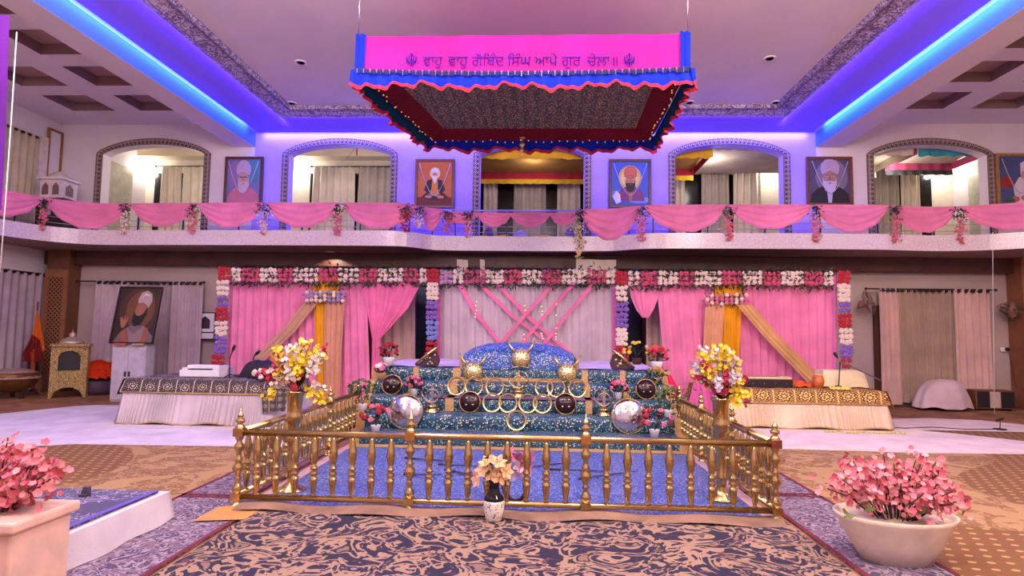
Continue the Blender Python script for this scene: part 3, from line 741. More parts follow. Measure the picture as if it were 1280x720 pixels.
# potted flowers on the steps
def pot(px, py, p, label, potm, r_, h, kind, fr, fh, n):
    t = thing('potted_flowers', label, 'potted plant', p)
    MB().lathe([(r_*.75, 0), (r_, h*.9), (r_*1.05, h), (r_*.8, h), (r_*.8, h*.85)], p, 14).build('pot', potm, t)
    lf = MB(); bl = MB(); st = MB(); top = p.z+h
    for _ in range(n*2):
        a = rnd.random()*2*PI; rr = fr*rnd.random()**.5; q = Vector((p.x+rr*cos(a), p.y+rr*sin(a)*.7, top+fh*rnd.uniform(.0, .85))); lf.leaf(q, (cos(a), sin(a)*.7-.3, rnd.uniform(-.3, .8)), rnd.uniform(.06, .1), .5)
    for k in range(5): st.tube([(p.x, p.y, top-.02), (p.x+rnd.uniform(-.5, .5)*fr, p.y, top+fh*.7)], .005, 4)
    for _ in range(n):
        a = rnd.random()*2*PI; e = rnd.uniform(-.2, 1); ce = cos(e*PI/2)
        d = Vector((cos(a)*ce, sin(a)*ce-.25, max(-.2, sin(e*PI/2)))); q = Vector((p.x, p.y, top+fh*.5))+Vector((d.x*fr, d.y*fr*.8, d.z*fh*.55))
        bl.mat(rnd.randrange(len(kind)))
        if n < 24: bl.rose(q, .042, d)
        else: bl.rose(q, .03, d)
    st.build('stems', dkgreen, t); lf.build('leaves', green if 'green' in label else dkgreen, t)
    if kind: bl.build('blossoms', list(kind), t)
tanP = M((206, 160, 110), .6)
pot(486, 445, Vector((at(486, 455, 10.35).x, 10.35, 1.01)), 'red roses in a white pot on the stage top left corner', white, .1, .15, (redP,), .14, .22, 20)
pot(820, 445, Vector((at(821, 455, 10.35).x, 10.35, 1.01)), 'red and coral roses in a white pot on the stage top right corner', white, .1, .15, (redP, M((220, 70, 70), .6)), .15, .24, 20)
pot(477, 466, tread(477, 470, 4, .2), 'pink and white roses in a tan pot on the fourth step far left', tanP, .08, .12, (whiteP, pinkP, pinkP), .12, .13, 18)
pot(518, 482, tread(518, 490, 3, .2), 'bright pink flowers in a small white pot on the third step left', white, .055, .11, (hotpink, pinkP), .13, .17, 30)
pot(771, 482, tread(773, 490, 3, .2), 'bright pink flowers in a small white pot on the third step right', white, .055, .11, (hotpink, pinkP), .13, .17, 30)
pot(819, 472, tread(820, 472, 4, .15), 'small green plant with orange buds in a gilt pot on the fourth step right', gold, .06, .12, (M((226, 130, 70), .6), greenY), .14, .14, 10)
pot(454, 500, tread(453, 500, 2, .12), 'tall green fern in a white pot at the left end of the second step', white, .07, .12, (greenY, green), .2, .34, 26)
pot(471, 520, tread(470, 520, 1, .1), 'red and pink roses in a white pot at the left end of the lowest step', white, .07, .08, (redP, pinkP, coralP), .2, .26, 16)
pot(820, 525, tread(818, 525, 1, .1), 'pink and red roses in a white pot at the right end of the lowest step', white, .07, .1, (redP, pinkP, coralP), .22, .26, 14)
pot(837, 504, tread(836, 504, 2, .12), 'tall yellow green plant in a white pot at the right end of the second step', white, .07, .12, (greenY, green), .2, .32, 26)
pot(796, 445, Vector((at(796, 450, 11.6).x, 11.6, 1.05)), 'yellow rose bush at the back of the stage by the dark doorway', twig, .1, .12, (creamP, yelP), .26, .28, 12)
# maces / folded ceremonial bundles at the stage top
for px, s, lab in ((534, 1, 'dark beaded bundle with a gold mace across it, left of the throne'), (778, -1, 'dark beaded bundle with a gilt fan handle, right of the throne')):
    p = Vector((at(px, 458, 10.3).x, 10.3, 1.02)); t = thing('ceremonial_bundle', lab, 'ornament', p); g = s
    MB().prism([(p.x-.22*s, p.y, p.z), (p.x+.17*s, p.y, p.z), (p.x+.2*s, p.y, p.z+.1), (p.x+.14*s, p.y, p.z+.26), (p.x+.05*s, p.y, p.z+.25), (p.x-.08*s, p.y, p.z+.1)], (0, .16, 0)).build('bundle', M((74, 40, 40), .6, var=.3, sc=50, bump=.5), t, bev=.02)
    MB().tube([(p.x-.2*s, p.y-.03, p.z+.03), (p.x-.02*s, p.y-.03, p.z+.18), (p.x+.16*s, p.y-.03, p.z+.33)], [.018, .024, .036], 8).build('gold_handle', gold, t)
    for k in range(10): MB().ball((p.x+rnd.uniform(-.04, .15)*s, p.y-.01, p.z+rnd.uniform(.03, .2)), .014, 6, 4).build('bead', whiteP, t)

# ------------------------------------------------------------------ tall brass vases with bouquets
def tallvase(x, y, label, cols, lab2):
    t = thing('tall_brass_vase', label, 'vase', (x, y, 0))
    MB().lathe([(.15, .03), (.14, .05), (.08, .08), (.05, .12), (.045, .2), (.06, .23), (.045, .26), (.04, .45), (.055, .5), (.07, .53), (.05, .57), (.045, .66), (.07, .7), (.085, .73), (.075, .77), (.07, .8), (.078, .95), (.095, .985), (.1, 1.0), (.08, .99), (.07, .9)], (x, y, 0), 20).build('vase_body', gold, t)
    br_ = MB(); bl = MB(); lf = MB()
    for k in range(52):
        a = rnd.uniform(0, 2*PI); sp = rnd.uniform(.05, .3); h = rnd.uniform(.15, .52); low = k > 44
        ci = 1 if k % 5 in (1, 3) else 0
        if rnd.random() < .08: ci = 2
        if low: h = rnd.uniform(-.12, .1); sp = .3
        tip = Vector((x+sp*cos(a)*1.05, y+sp*sin(a)*.8, 1.0+h)); base = Vector((x, y, .98)); mid = base.lerp(tip, .5)+Vector((0, 0, .05))
        br_.tube([base, mid, tip], .004, 4)
        for q in range(15):
            s = rnd.uniform(.45, 1.02); c = base.lerp(mid, s*2) if s < .5 else mid.lerp(tip, s*2-1)
            c = c+Vector((rnd.gauss(0, .022), rnd.gauss(0, .022), rnd.gauss(0, .022))); bl.mat(ci); bl.flower(c, rnd.uniform(.02, .03), (rnd.gauss(0, .6), -1, rnd.gauss(.3, .6)), 5, .35, .5)
    for k in range(7): bl.mat(2); bl.rose(Vector((x+rnd.uniform(-.08, .08), y-.06+rnd.uniform(-.04, .04), 1.0+rnd.uniform(.02, .16))), .035, (0, -1, .3))
    for k in range(40): lf.leaf((x+rnd.gauss(0, .1), y+rnd.gauss(0, .06), 1.0+rnd.uniform(0, .3)), (rnd.gauss(0, 1), rnd.gauss(-.5, .5), rnd.gauss(.2, .6)), .06)
    br_.build('branches', twig, t); bl.build('blossoms', cols, t); lf.build('leaves', greenY, t)
tallvase(-2.41, 5.95, 'tall brass vase of yellow and white blossoms behind the left railing corner', [yelP, whiteP, M((196, 40, 60), .6)], '')
tallvase(1.79, 6.04, 'tall brass vase of white, yellow and crimson blossoms behind the right railing corner', [yelP, M((226, 214, 226), .6), M((180, 30, 70), .6)], '')
# front vase with lilies
vx, vy = -.36, 5.22
t = thing('lily_vase', 'dark necked white vase with scrolls holding cream lilies at the front railing', 'vase', (vx, vy, .02))
g = G('vase_glaze'); nz = g.noise(14, 2, 2.6); vaseW = g.fin(g.mix((nz-.56).abs().lt(.025), (232, 222, 208), (40, 36, 60)), .15)
MB().lathe([(.06, .02), (.07, .03), (.085, .1), (.092, .17), (.088, .19)], (vx, vy, 0), 22).build('vase_body', vaseW, t)
MB().lathe([(.088, .19), (.08, .215), (.052, .25), (.042, .3), (.05, .35), (.055, .36), (.04, .36), (.035, .3)], (vx, vy, 0), 22).build('neck', M((26, 14, 24), .1), t)
for k, (dx, dz, dd) in enumerate(((-.09, .44, (-.5, -.7, .4)), (-.02, .42, (.1, -1, .15)), (.05, .40, (.3, -1, .1)), (.09, .44, (.7, -.7, .3)), (.03, .5, (.2, -.6, .8)), (-.06, .5, (-.4, -.4, .8)), (-.13, .37, (-.8, -.6, 0)))):
    c = Vector((vx+dx, vy-.04, dz)); f = MB(); f.mat(0).flower(c, .08, dd, 6, .45, .3); f.mat(1).flower(c, .035, dd, 3, 1.2, .12)
    f.build('lily', [M((240, 190, 136), .6, var=.08), yelP], t)
m = MB(); lf = MB()
for k in range(8): m.tube([(vx, vy, .33), (vx+rnd.uniform(-.1, .1), vy-.02, .46)], .004, 4)
for k in range(26): lf.leaf((vx+rnd.gauss(0, .05), vy+rnd.gauss(0, .03), rnd.uniform(.36, .55)), (rnd.gauss(0, 1), rnd.gauss(-.4, .5), rnd.gauss(.2, .6)), .09)
m.build('stems', dkgreen, t); lf.build('leaves', dkgreen, t)
wx, wy = at(645, 580, 5.75).x, 5.75
t = thing('twig_wreath', 'brown twig ring with pale pink flowers behind the lily vase', 'wreath', (wx, wy, .03))
m = MB()
for k in range(7): m.tube([(wx+(.11+rnd.gauss(0, .012))*cos(a*PI/10), wy+rnd.gauss(0, .012), .2+(.16+rnd.gauss(0, .012))*sin(a*PI/10)) for a in range(20)], .009, 5, True)
m.build('twigs', twig, t); m = MB()
for k in range(9): m.mat(k % 2).flower((wx+rnd.gauss(0, .06), wy-.05, .36+rnd.gauss(.03, .08)), .085, (rnd.gauss(0, .5), -1, rnd.gauss(.4, .4)), 6, .4, .3)
m.build('blossoms', [pinkP, M((236, 206, 226), .6)], t)

# ------------------------------------------------------------------ foreground blossom planters
def planter(x, y, rx, ry, hz, bl_top, label, rectw=False, dens=900):
    t = thing('blossom_planter', label, 'planter', (x, y, 0))
    if rectw: MB().mat(0).box(x-rx, x+rx, y-ry, y+ry, 0, hz-.06).box(x-rx-.03, x+rx+.03, y-ry-.03, y+ry+.03, hz-.06, hz).build('planter_box', M((236, 200, 180), .5), t, bev=.015)
    else:
        m = MB(); m.lathe([(.55, 0), (.75, hz*.4), (.95, hz*.9), (1, hz), (.94, hz), (.9, hz*.9)], (0, 0, 0), 32); m.xf(Matrix.Translation((x, y, 0)) @ Matrix.Diagonal((rx, ry, 1, 1))); m.build('planter_bowl', M((240, 222, 196), .5), t)
    b = MB(); w_ = MB(); lf = MB()
    for k in range(60):
        a = rnd.random()*2*PI; s = rnd.random()**.5; tip = Vector((x+rx*1.15*s*cos(a), y+ry*1.1*s*sin(a), hz+(bl_top-hz)*(1.05-.62*s*s)*rnd.uniform(.6, 1.05))); base = Vector((x+rx*.35*s*cos(a), y+ry*.3*s*sin(a), hz-.04)); mid = base.lerp(tip, .5)+Vector((0, 0, .04))
        w_.tube([base, mid, tip], .005, 4)
        for q in range(dens//60+4):
            f = rnd.uniform(.3, 1.03); c = base.lerp(mid, f*2) if f < .5 else mid.lerp(tip, f*2-1)
            c = c+Vector((rnd.gauss(0, .045), rnd.gauss(0, .045), rnd.gauss(0, .035))); b.mat(rnd.choice((0, 0, 1, 2))).flower(c, rnd.uniform(.017, .028), (rnd.gauss(0, .8), -1, rnd.gauss(.5, .7)), 5, .4, .55)
    for k in range(12): lf.leaf((x+rnd.gauss(0, rx*.5), y-ry*.6, hz+rnd.uniform(0, .15)), (rnd.gauss(0, 1), -.5, .5), .09, .5)
    w_.build('branches', twig, t); b.build('blossoms', [M((236, 134, 140), .6), M((242, 166, 172), .6), M((218, 98, 116), .6)], t); lf.build('leaves', greenY, t)
planter(2.6, 4.6, .42, .3, .34, .79, 'low cream bowl of pink artificial blossoms on the tan carpet at right')
planter(-2.98, 3.25, .3, .2, .6, .98, 'tall cream planter box of pink artificial blossoms before the quilted low table', True, 1000)
# quilted low table
t = thing('low_table', 'low table in white cloth with a purple grey quilted top, front left', 'table', (-3.6, 4.4, 0))
x0, x1, y0, y1, h = -4.6, -3.08, 3.7, 5.05, .235
def skirt(u, v):
    P = [(x0, y0), (x0, y1), (x1, y1), (x1, y0), (x0, y0)]; k = min(3, int(u*4)); f_ = u*4-k
    p = Vector((P[k][0]+(P[k+1][0]-P[k][0])*f_, P[k][1]+(P[k+1][1]-P[k][1])*f_, 0)); c = Vector(((x0+x1)/2, (y0+y1)/2, 0)); d = (p-c).normalized()
    return p+d*(.06*v*(1+.3*sin(u*60)))+Vector((0, 0, h-v*(h-.02)))
MB().sheet(96, 5, skirt).poly([(x0, y0, h), (x1, y0, h), (x1, y1, h), (x0, y1, h)]).build('tablecloth', whiteC, t)
g = G('quilt'); n1 = g.noise(9, 3, 1.8); x_, y_, z_ = g.xyz(); quiltM = g.fin(g.mix((n1-.5).abs().lt(.03)*g.noise(2, 1).gt(.5), (70, 64, 96), (150, 142, 164)), .85)
MB().box(x0+.05, x1-.06, y0, y1-.06, h+.002, h+.02).build('quilt_top', quiltM, t, bev=.008)
MB().box(x1-.1, x1-.05, y0, y1-.06, h+.021, h+.025).build('quilt_edging', M((96, 80, 170), .8), t)
p = atz(106, 618, .27); t = thing('small_clip', 'small dark grey clip on the back edge of the quilted low table', 'clip', p)
MB().box(p.x-.035, p.x+.035, p.y-.03, p.y+.03, p.z-.015, p.z+.005).build('base', M((60, 56, 70), .4), t, bev=.006); MB().prism([(p.x-.04, p.y, p.z), (p.x+.03, p.y, p.z), (p.x+.03, p.y, p.z+.06), (p.x-.02, p.y, p.z+.06)], (0, .03, 0)).build('jaw', M((80, 74, 90), .4), t, bev=.006)
# ------------------------------------------------------------------ drapes
def path3(P, Y, t):
    k = min(len(P)-2, int(t*(len(P)-1))); f = t*(len(P)-1)-k
    a, b = P[k], P[k+1]; return at(a[0]+(b[0]-a[0])*f, a[1]+(b[1]-a[1])*f, Y)
def drape(m, Lp, Rp, Y, folds, amp=.03, nv=24, sm_=True):
    def f(u, v):
        a, b = path3(Lp, Y, v), path3(Rp, Y, v); p = a.lerp(b, u); wd = min(1, (b-a).length/.5)
        return p+Vector((0, amp*wd*(sin(u*folds*2*PI+.6*sin(v*2+u*5))+.4*sin(u*folds*4.6*PI+1)), 0))
    return m.sheet(max(6, int(folds*8)), nv, f)
def drapeobj(name, Lp, Rp, Y, folds, mt, label, cat, grp=None, amp=.03):
    return tag(drape(MB(), Lp, Rp, Y, folds, amp).build(name, mt), label, cat, grp)
BY_ = 13.0; sheer = cloth((206, 184, 194)); beige2 = cloth((206, 170, 160))
drapeobj('backdrop_curtain', [(287, 345), (280, 509)], [(458, 345), (464, 511)], BY_, 19, pinkC, 'pink pleated backdrop curtain behind the platform with black brocade cover', 'curtain')
drapeobj('tied_curtain', [(452, 346), (458, 384), (465, 424), (464, 470), (462, 511)], [(531, 346), (510, 386), (475, 424), (477, 470), (482, 511)], BY_-.08, 6, pinkD, 'pink curtain gathered into a knot beside the left doorway', 'curtain')
drapeobj('backdrop_curtain', [(550, 345), (550, 470)], [(769, 346), (769, 472)], BY_, 22, sheer, 'greyish mauve pleated curtain behind the throne', 'curtain')
drapeobj('backdrop_curtain', [(820, 346), (828, 430), (832, 514)], [(1041, 347), (1042, 516)], BY_, 21, pinkC, 'pink pleated backdrop curtain behind the platform with gold brocade cover', 'curtain')
drapeobj('swag_curtain', [(785, 347), (789, 372), (796, 388), (803, 397)], [(828, 347), (823, 372), (817, 388), (811, 397)], BY_-.08, 4, pinkC, 'pink curtain swag draped to a point over the right doorway', 'curtain')
drapeobj('doorway_curtain', [(474, 346), (474, 505)], [(519, 346), (519, 505)], 13.6, 4, beige2, 'beige curtain seen through the left doorway gap', 'curtain')
drapeobj('doorway_curtain', [(808, 346), (808, 505)], [(830, 346), (830, 505)], 13.6, 3, beige2, 'beige curtain seen through the right doorway gap', 'curtain')
drapeobj('yellow_drape', [(391, 345), (393, 420), (398, 509)], [(425, 345), (421, 420), (412, 509)], BY_-.1, 5, yellowC, 'saffron yellow drape in the left pink backdrop', 'drape')
drapeobj('yellow_drape', [(893, 347), (896, 420), (903, 512)], [(928, 347), (925, 420), (920, 512)], BY_-.1, 5, yellowC, 'saffron yellow drape in the right pink backdrop', 'drape')
drapeobj('beige_drape', [(406, 376), (404, 440), (406, 509)], [(431, 376), (427, 440), (424, 509)], BY_-.16, 4, cloth((220, 160, 130)), 'beige sheer drape falling beside the left yellow drape', 'drape')
drapeobj('beige_drape', [(882, 380), (879, 440), (878, 512)], [(906, 380), (902, 440), (897, 512)], BY_-.16, 4, cloth((226, 166, 130)), 'beige sheer drape falling beside the right yellow drape', 'drape')
drapeobj('beige_swag', [(380, 378), (352, 412), (318, 446)], [(398, 378), (368, 416), (326, 456)], BY_-.18, 3, cloth((206, 158, 134)), 'beige sash swept to the left from the lilac flower strip', 'drape')
drapeobj('beige_swag', [(921, 381), (958, 424), (1010, 478)], [(940, 381), (972, 418), (1024, 470)], BY_-.3, 3, cloth((220, 170, 116)), 'beige sash swept to the right from the white flower strip', 'drape')
for a, b, l in (((572, 352), (628, 432), 'leftmost of those slanting down to the right'), ((597, 353), (690, 432), 'middle one of those slanting down to the right'), ((620, 353), (712, 440), 'rightmost of those slanting down to the right'), ((692, 354), (622, 434), 'leftmost of those slanting down to the left'), ((717, 354), (650, 432), 'middle one of those slanting down to the left'), ((742, 354), (672, 440), 'rightmost of those slanting down to the left')):
    drapeobj('pink_ribbon', [(a[0]-3, a[1]), ((a[0]+b[0])/2-6, (a[1]+b[1])/2+3), (b[0]-3, b[1])], [(a[0]+4, a[1]), ((a[0]+b[0])/2, (a[1]+b[1])/2+2), (b[0]+3, b[1])], BY_-(.1 if b[0] > a[0] else .14), 2, pinkD, 'pink ribbon across the mauve curtain, '+l, 'ribbon', 'pink ribbons crossing over the mauve curtain', .01)
for x, l in ((549, 'left edge of the mauve curtain'), (768, 'right edge of the mauve curtain'), (1043, 'right edge of the right pink backdrop')):
    drapeobj('pink_strip', [(x-3, 345), (x-3, 470)], [(x+3, 345), (x+3, 470)], BY_-.05, 1, cloth((222, 120, 180)), 'narrow pink cloth strip along the '+l, 'cloth')
# flower garlands
def roses(m, px0, px1, ys, Y, step=6.1, r_=.056, j=.5):
    n = max(1, round((px1-px0)/step))
    for y in ys:
        for k in range(n): m.rose(at(px0+(k+.5)*(px1-px0)/n+rnd.gauss(0, j), y+rnd.gauss(0, j), Y), r_*rnd.uniform(.9, 1.1), (rnd.gauss(0, .15), -1, rnd.gauss(0, .15)))
def garland(name, label, blocks, Y, vertical=None):
    a = blocks[0]; t = thing(name, label, 'garland', at(a[0], a[2] if vertical else 343, Y))
    lf = MB()
    for b in blocks:
        m = MB()
        if vertical:
            xa, xb, y0, y1, mt = b; n = max(1, round((y1-y0)/6.2))
            for k in range(n):
                y = y0+(k+.5)*(y1-y0)/n; roses(m, xa, xb, [y], Y, 5.4, .056)
            for k in range(int((y1-y0)*.5)): lf.leaf(at(rnd.uniform(xa, xb), rnd.uniform(y0, y1), Y+.01), (rnd.gauss(0, 1), -.2, rnd.gauss(0, 1)), .07)
        else:
            x0, x1, mt, dy = b; roses(m, x0, x1, [338+dy, 344+dy, 350+dy], Y)
            for k in range(int((x1-x0)*2.4)):
                e = rnd.choice((334, 339, 345, 353, 354, 354)); lf.leaf(at(rnd.uniform(x0, x1), e+dy+rnd.gauss(0, 1.5), Y+rnd.uniform(-.06, .02)), (rnd.gauss(0, .8), -.2, rnd.gauss(-.3 if e > 350 else .4, .6)), rnd.uniform(.08, .13))
        m.build('blossoms', mt, t)
    lf.build('leaves', M((44, 60, 36), .6, var=.3, sc=40) if not vertical else dkgreen, t)
    return t
def alt(xs, dy, first): return [(a, b, (whiteP if (i % 2 == 0) == first else hotpink), dy) for i, (a, b) in enumerate(zip(xs, xs[1:]))]
garland('flower_garland', 'pink and white rose garland along the top of the left pink backdrop', alt([290, 302, 325, 347, 367, 399, 422, 449, 472, 504, 523, 536], 0, True)[:1]+alt([302, 325, 347, 367, 399, 422, 449, 472, 504, 523, 536], 0, False), 12.86)
garland('flower_garland', 'pink and white rose garland along the top of the mauve curtain', [(549, 566, M((206, 160, 200), .6), 2)]+alt([566, 580, 607, 630, 652, 677, 702, 733, 758, 769], 2, True), 12.86)
garland('flower_garland', 'pink and white rose garland along the top of the right pink backdrop', alt([785, 800, 822, 848, 868, 902, 927, 953, 976, 1005, 1029, 1042], 4, True), 12.86)
lil = lilacP; red = M((200, 36, 60), .6, var=.25, sc=30)
garland('flower_column', 'vertical flower column at the far left end of the backdrop', [(273, 288, 334, 350, red), (271, 286, 350, 370, whiteP), (271, 285, 370, 384, lil), (270, 285, 384, 401, red), (269, 284, 401, 420, whiteP), (268, 283, 420, 443, lil), (265, 281, 443, 457, red), (265, 280, 457, 476, lil)], 12.8, True)
garland('flower_column', 'vertical flower column left of the mauve curtain', [(534, 548, 336, 353, red), (534, 548, 353, 375, whiteP), (533, 547, 375, 400, lil), (533, 547, 400, 426, blueP), (532, 547, 426, 447, red)], 12.8, True)
garland('flower_column', 'vertical flower column right of the mauve curtain', [(770, 784, 339, 356, red), (770, 784, 356, 377, whiteP), (770, 785, 377, 410, lil), (770, 784, 410, 432, whiteP), (770, 785, 432, 450, red)], 12.8, True)
garland('flower_column', 'vertical flower column at the far right end of the backdrop', [(1048, 1062, 339, 355, red), (1048, 1062, 355, 377, whiteP), (1048, 1063, 377, 392, lil), (1048, 1064, 392, 410, red), (1050, 1066, 410, 431, whiteP), (1050, 1066, 431, 447, lil), (1051, 1064, 447, 461, red)], 12.8, True)
def strip(label, x0, x1, y0, y1, Y, ms):
    t = thing('flower_strip', label, 'garland', at(x0, y1, Y)); m = MB(); lf = MB()
    for k in range(3):
        for q in range(9):
            m.mat(rnd.randrange(2)).rose(at(x0+(q+.5)*(x1-x0)/9, y0+(k+.5)*(y1-y0)/3+rnd.gauss(0, .5), Y), .045, (0, -1, 0))
    for k in range(90): lf.leaf(at(rnd.uniform(x0, x1), rnd.uniform(y0-1, y1+2), Y+.01), (rnd.gauss(0, 1), -.3, rnd.gauss(0, 1)), .08)
    m.build('blossoms', ms, t); lf.build('leaves', dkgreen, t)
strip('lilac flower strip across the left yellow drape', 381, 431, 363, 378, 12.78, [M((170, 150, 206), .6), whiteP])
strip('pink and white flower strip across the right yellow drape', 881, 936, 367, 381, 12.78, [pinkP, whiteP])
fl = glow((255, 214, 120), 2.2)
for px, ys, l in ((595, (377, 382, 388, 392, 396), 'on the left pink ribbon'), (656, (382, 388, 418, 424), 'just right of the middle of the mauve curtain'), (678, (383, 389, 393, 417, 420, 423), 'middle of the three strings on the mauve curtain'), (695, (380, 394, 410, 417, 421, 424), 'rightmost on the mauve curtain')):
    t = thing('fairy_light_string', 'short warm fairy light string '+l, 'lights', at(px, ys[-1], 12.75)); MB().tube([at(px, ys[0]-4, 12.76), at(px, ys[-1], 12.76)], .003, 4).build('wire', chrome, t)
    for y in ys: p = at(px+rnd.uniform(-1, 1), y, 12.75); MB().ball(p, .012, 6, 4).build('bulb', fl, t)
# pillars / doors on the lower back wall
blueD = M((34, 40, 76), .4, var=.3)
for n, (x0, x1, fx0, fx1) in enumerate(((521, 546, 517, 522), (776, 803, 803, 808))):
    a, b = at(x0, 345, 14.88), at(x1, 345, 14.88); o = S(MB().box(a.x, b.x, 14.86, 14.9, 0, 2.75).build('door_%d' % (n+1), blueD))
    a, b = at(fx0, 345, 14.84), at(fx1, 345, 14.84); c, d = min(at(x0, 345, 14.84).x, a.x), max(at(x1, 345, 14.84).x, b.x)
    MB().box(a.x, b.x, 14.8, 14.9, 0, 2.85).box(c, d, 14.8, 14.9, 2.75, 2.85).build('door_frame', woodM, o)
for x0, x1, y1, l in ((571, 585, 350, 'left of centre'), (600, 606, 350, 'centre'), (720, 770, 350, 'right of centre')):
    drapeobj('door_curtain', [(x0, 324), (x0, y1)], [(x1, 325), (x1, y1)], 14.3, 2, creamC, 'pale curtain top showing above the mauve backdrop, '+l, 'curtain')
def curtain(p0, p1, z0, z1, folds, mt, name, label, grp=None, amp=.05, flare=0, grommet=True):
    p0, p1 = Vector(p0), Vector(p1); d = (p1-p0); nr = Vector((d.y, -d.x, 0)).normalized()
    t = thing(name, label, 'curtain', (p0.x, p0.y, z0), grp)
    def f(u, v): return p0+d*(u+flare*v*(u-.5))+nr*(amp*(1-.2*v)*sin(u*folds*2*PI)+.012*sin(v*4+u*9))+Vector((0, 0, z1+(z0-z1)*v))
    MB().sheet(folds*8, 14, f).build('panel', mt, t)
    if grommet:
        for k in range(folds):
            q = p0+d*((k+.5)/folds)+nr*.03+Vector((0, 0, z1-.05)); ax = d.normalized()
            MB().prism([q+ax*.05*cos(a*PI/4)*1.3+Vector((0, 0, .035*sin(a*PI/4))) for a in range(8)], nr*.02).build('grommet', black, t)
    return t
def rod(p0, p1, z, label):
    t = thing('curtain_rod', label, 'rod', (p0[0], p0[1], z)); MB().tube([(p0[0], p0[1], z), (p1[0], p1[1], z)], .018, 8).build('pole', darkwood, t)
    for p in (p0, p1): MB().ball((p[0], p[1], z), .035, 8, 6).build('finial', darkwood, t)
lw = cloth((206, 184, 192)); lw2 = cloth((180, 160, 168)); rc = cloth((224, 186, 176)); rc2 = cloth((182, 156, 138))
X_ = lambda px, Y=14.75: at(px, 420, Y).x
curtain((X_(116), 14.75, 0), (X_(156), 14.75, 0), .05, 2.78, 5, lw, 'window_curtain', 'white grommet curtain on the lower left wall, left of the leaning portrait', flare=.15)
curtain((X_(156), 14.8, 0), (X_(212), 14.8, 0), .05, 2.78, 7, lw2, 'sheer_curtain', 'grey sheer curtain behind the leaning portrait')
curtain((X_(212), 14.75, 0), (X_(251), 14.75, 0), .05, 2.78, 5, lw, 'window_curtain', 'white grommet curtain between the leaning portrait and white donation box')
rod((X_(92), 14.74), (X_(252), 14.74), 2.77, 'curtain rod on the lower left back wall')
curtain((X_(1100), 14.75, 0), (X_(1125), 14.75, 0), .05, 2.8, 4, rc, 'window_curtain', 'pale pink grommet curtain by the brown door frame on the right')
curtain((X_(1125), 14.8, 0), (X_(1196), 14.8, 0), .1, 2.8, 9, rc2, 'sheer_curtain', 'beige net curtain over the window behind the covered chair')
curtain((X_(1194), 14.75, 0), (X_(1239), 14.75, 0), .05, 2.8, 5, rc, 'window_curtain', 'pale pink grommet curtain above the amplifier')
rod((X_(1084), 14.74), (X_(1247), 14.74), 2.79, 'curtain rod on the lower right back wall')
S(MB().box(X_(1168, 14.95), X_(1193, 14.95), 14.9, 14.98, .7, 2.5).build('window_1', M((190, 196, 186), .4, em=.12)))
S(MB().box(X_(1094, 14.9), X_(1100, 14.9), 14.86, 14.99, .3, 2.4).build('door_frame', woodM))
curtain((XL+.1, 13.4, 0), (XL+.1, 14.75, 0), .05, 2.95, 6, cloth((186, 168, 178)), 'window_curtain', 'white curtain on the lower left side wall by the big drum', amp=.04)
rod((XL+.12, 12.6), (XL+.12, 14.8), 2.93, 'curtain rod on the lower left side wall')
pl = S(MB().box(-12.42, -11.84, 14.6, 15, 0, 3.55).build('wall_pillar_left', M((120, 76, 50), .5)))
MB().box(-12.33, -11.93, 14.57, 14.6, .5, 2.85).build('lattice_panel', latticeM, pl)
MB().box(-12.42, -11.84, 14.55, 14.6, 2.85, 3.05).box(-12.42, -12.33, 14.55, 14.6, 0, 2.85).box(-11.93, -11.84, 14.55, 14.6, 0, 2.85).build('lattice_frame', M((160, 106, 70), .5), pl)
S(MB().box(11.28, 12.3, 14.5, 15, 0, 3.55).build('wall_pillar_right', M((150, 94, 66), .5), bev=.02))
# upper left wall
curtain((XL+.1, 13.2, 0), (XL+.1, 14.2, 0), 4.0, 6.35, 5, cloth((200, 186, 160)), 'window_curtain', 'cream curtain on the upper left side wall', amp=.04)
S(MB().box(XL, XL+.12, 14.25, 14.5, FZ, 6.4).build('wall_pilaster', M((230, 214, 206), .7)))
fp = thing('framed_picture', 'tall white picture in a gold frame in the upper left corner', 'picture', (XL+.02, 14.75, 4.3)); MB().box(XL+.02, XL+.05, 14.58, 14.95, 4.35, 6.65).build('panel', wallM, fp)
for a in ((14.54, 14.58, 4.3, 6.7), (14.95, 14.99, 4.3, 6.7), (14.58, 14.95, 6.65, 6.7), (14.58, 14.95, 4.3, 4.35)): MB().box(XL+.02, XL+.09, *a).build('frame', M((170, 120, 60), .4, .5), fp)

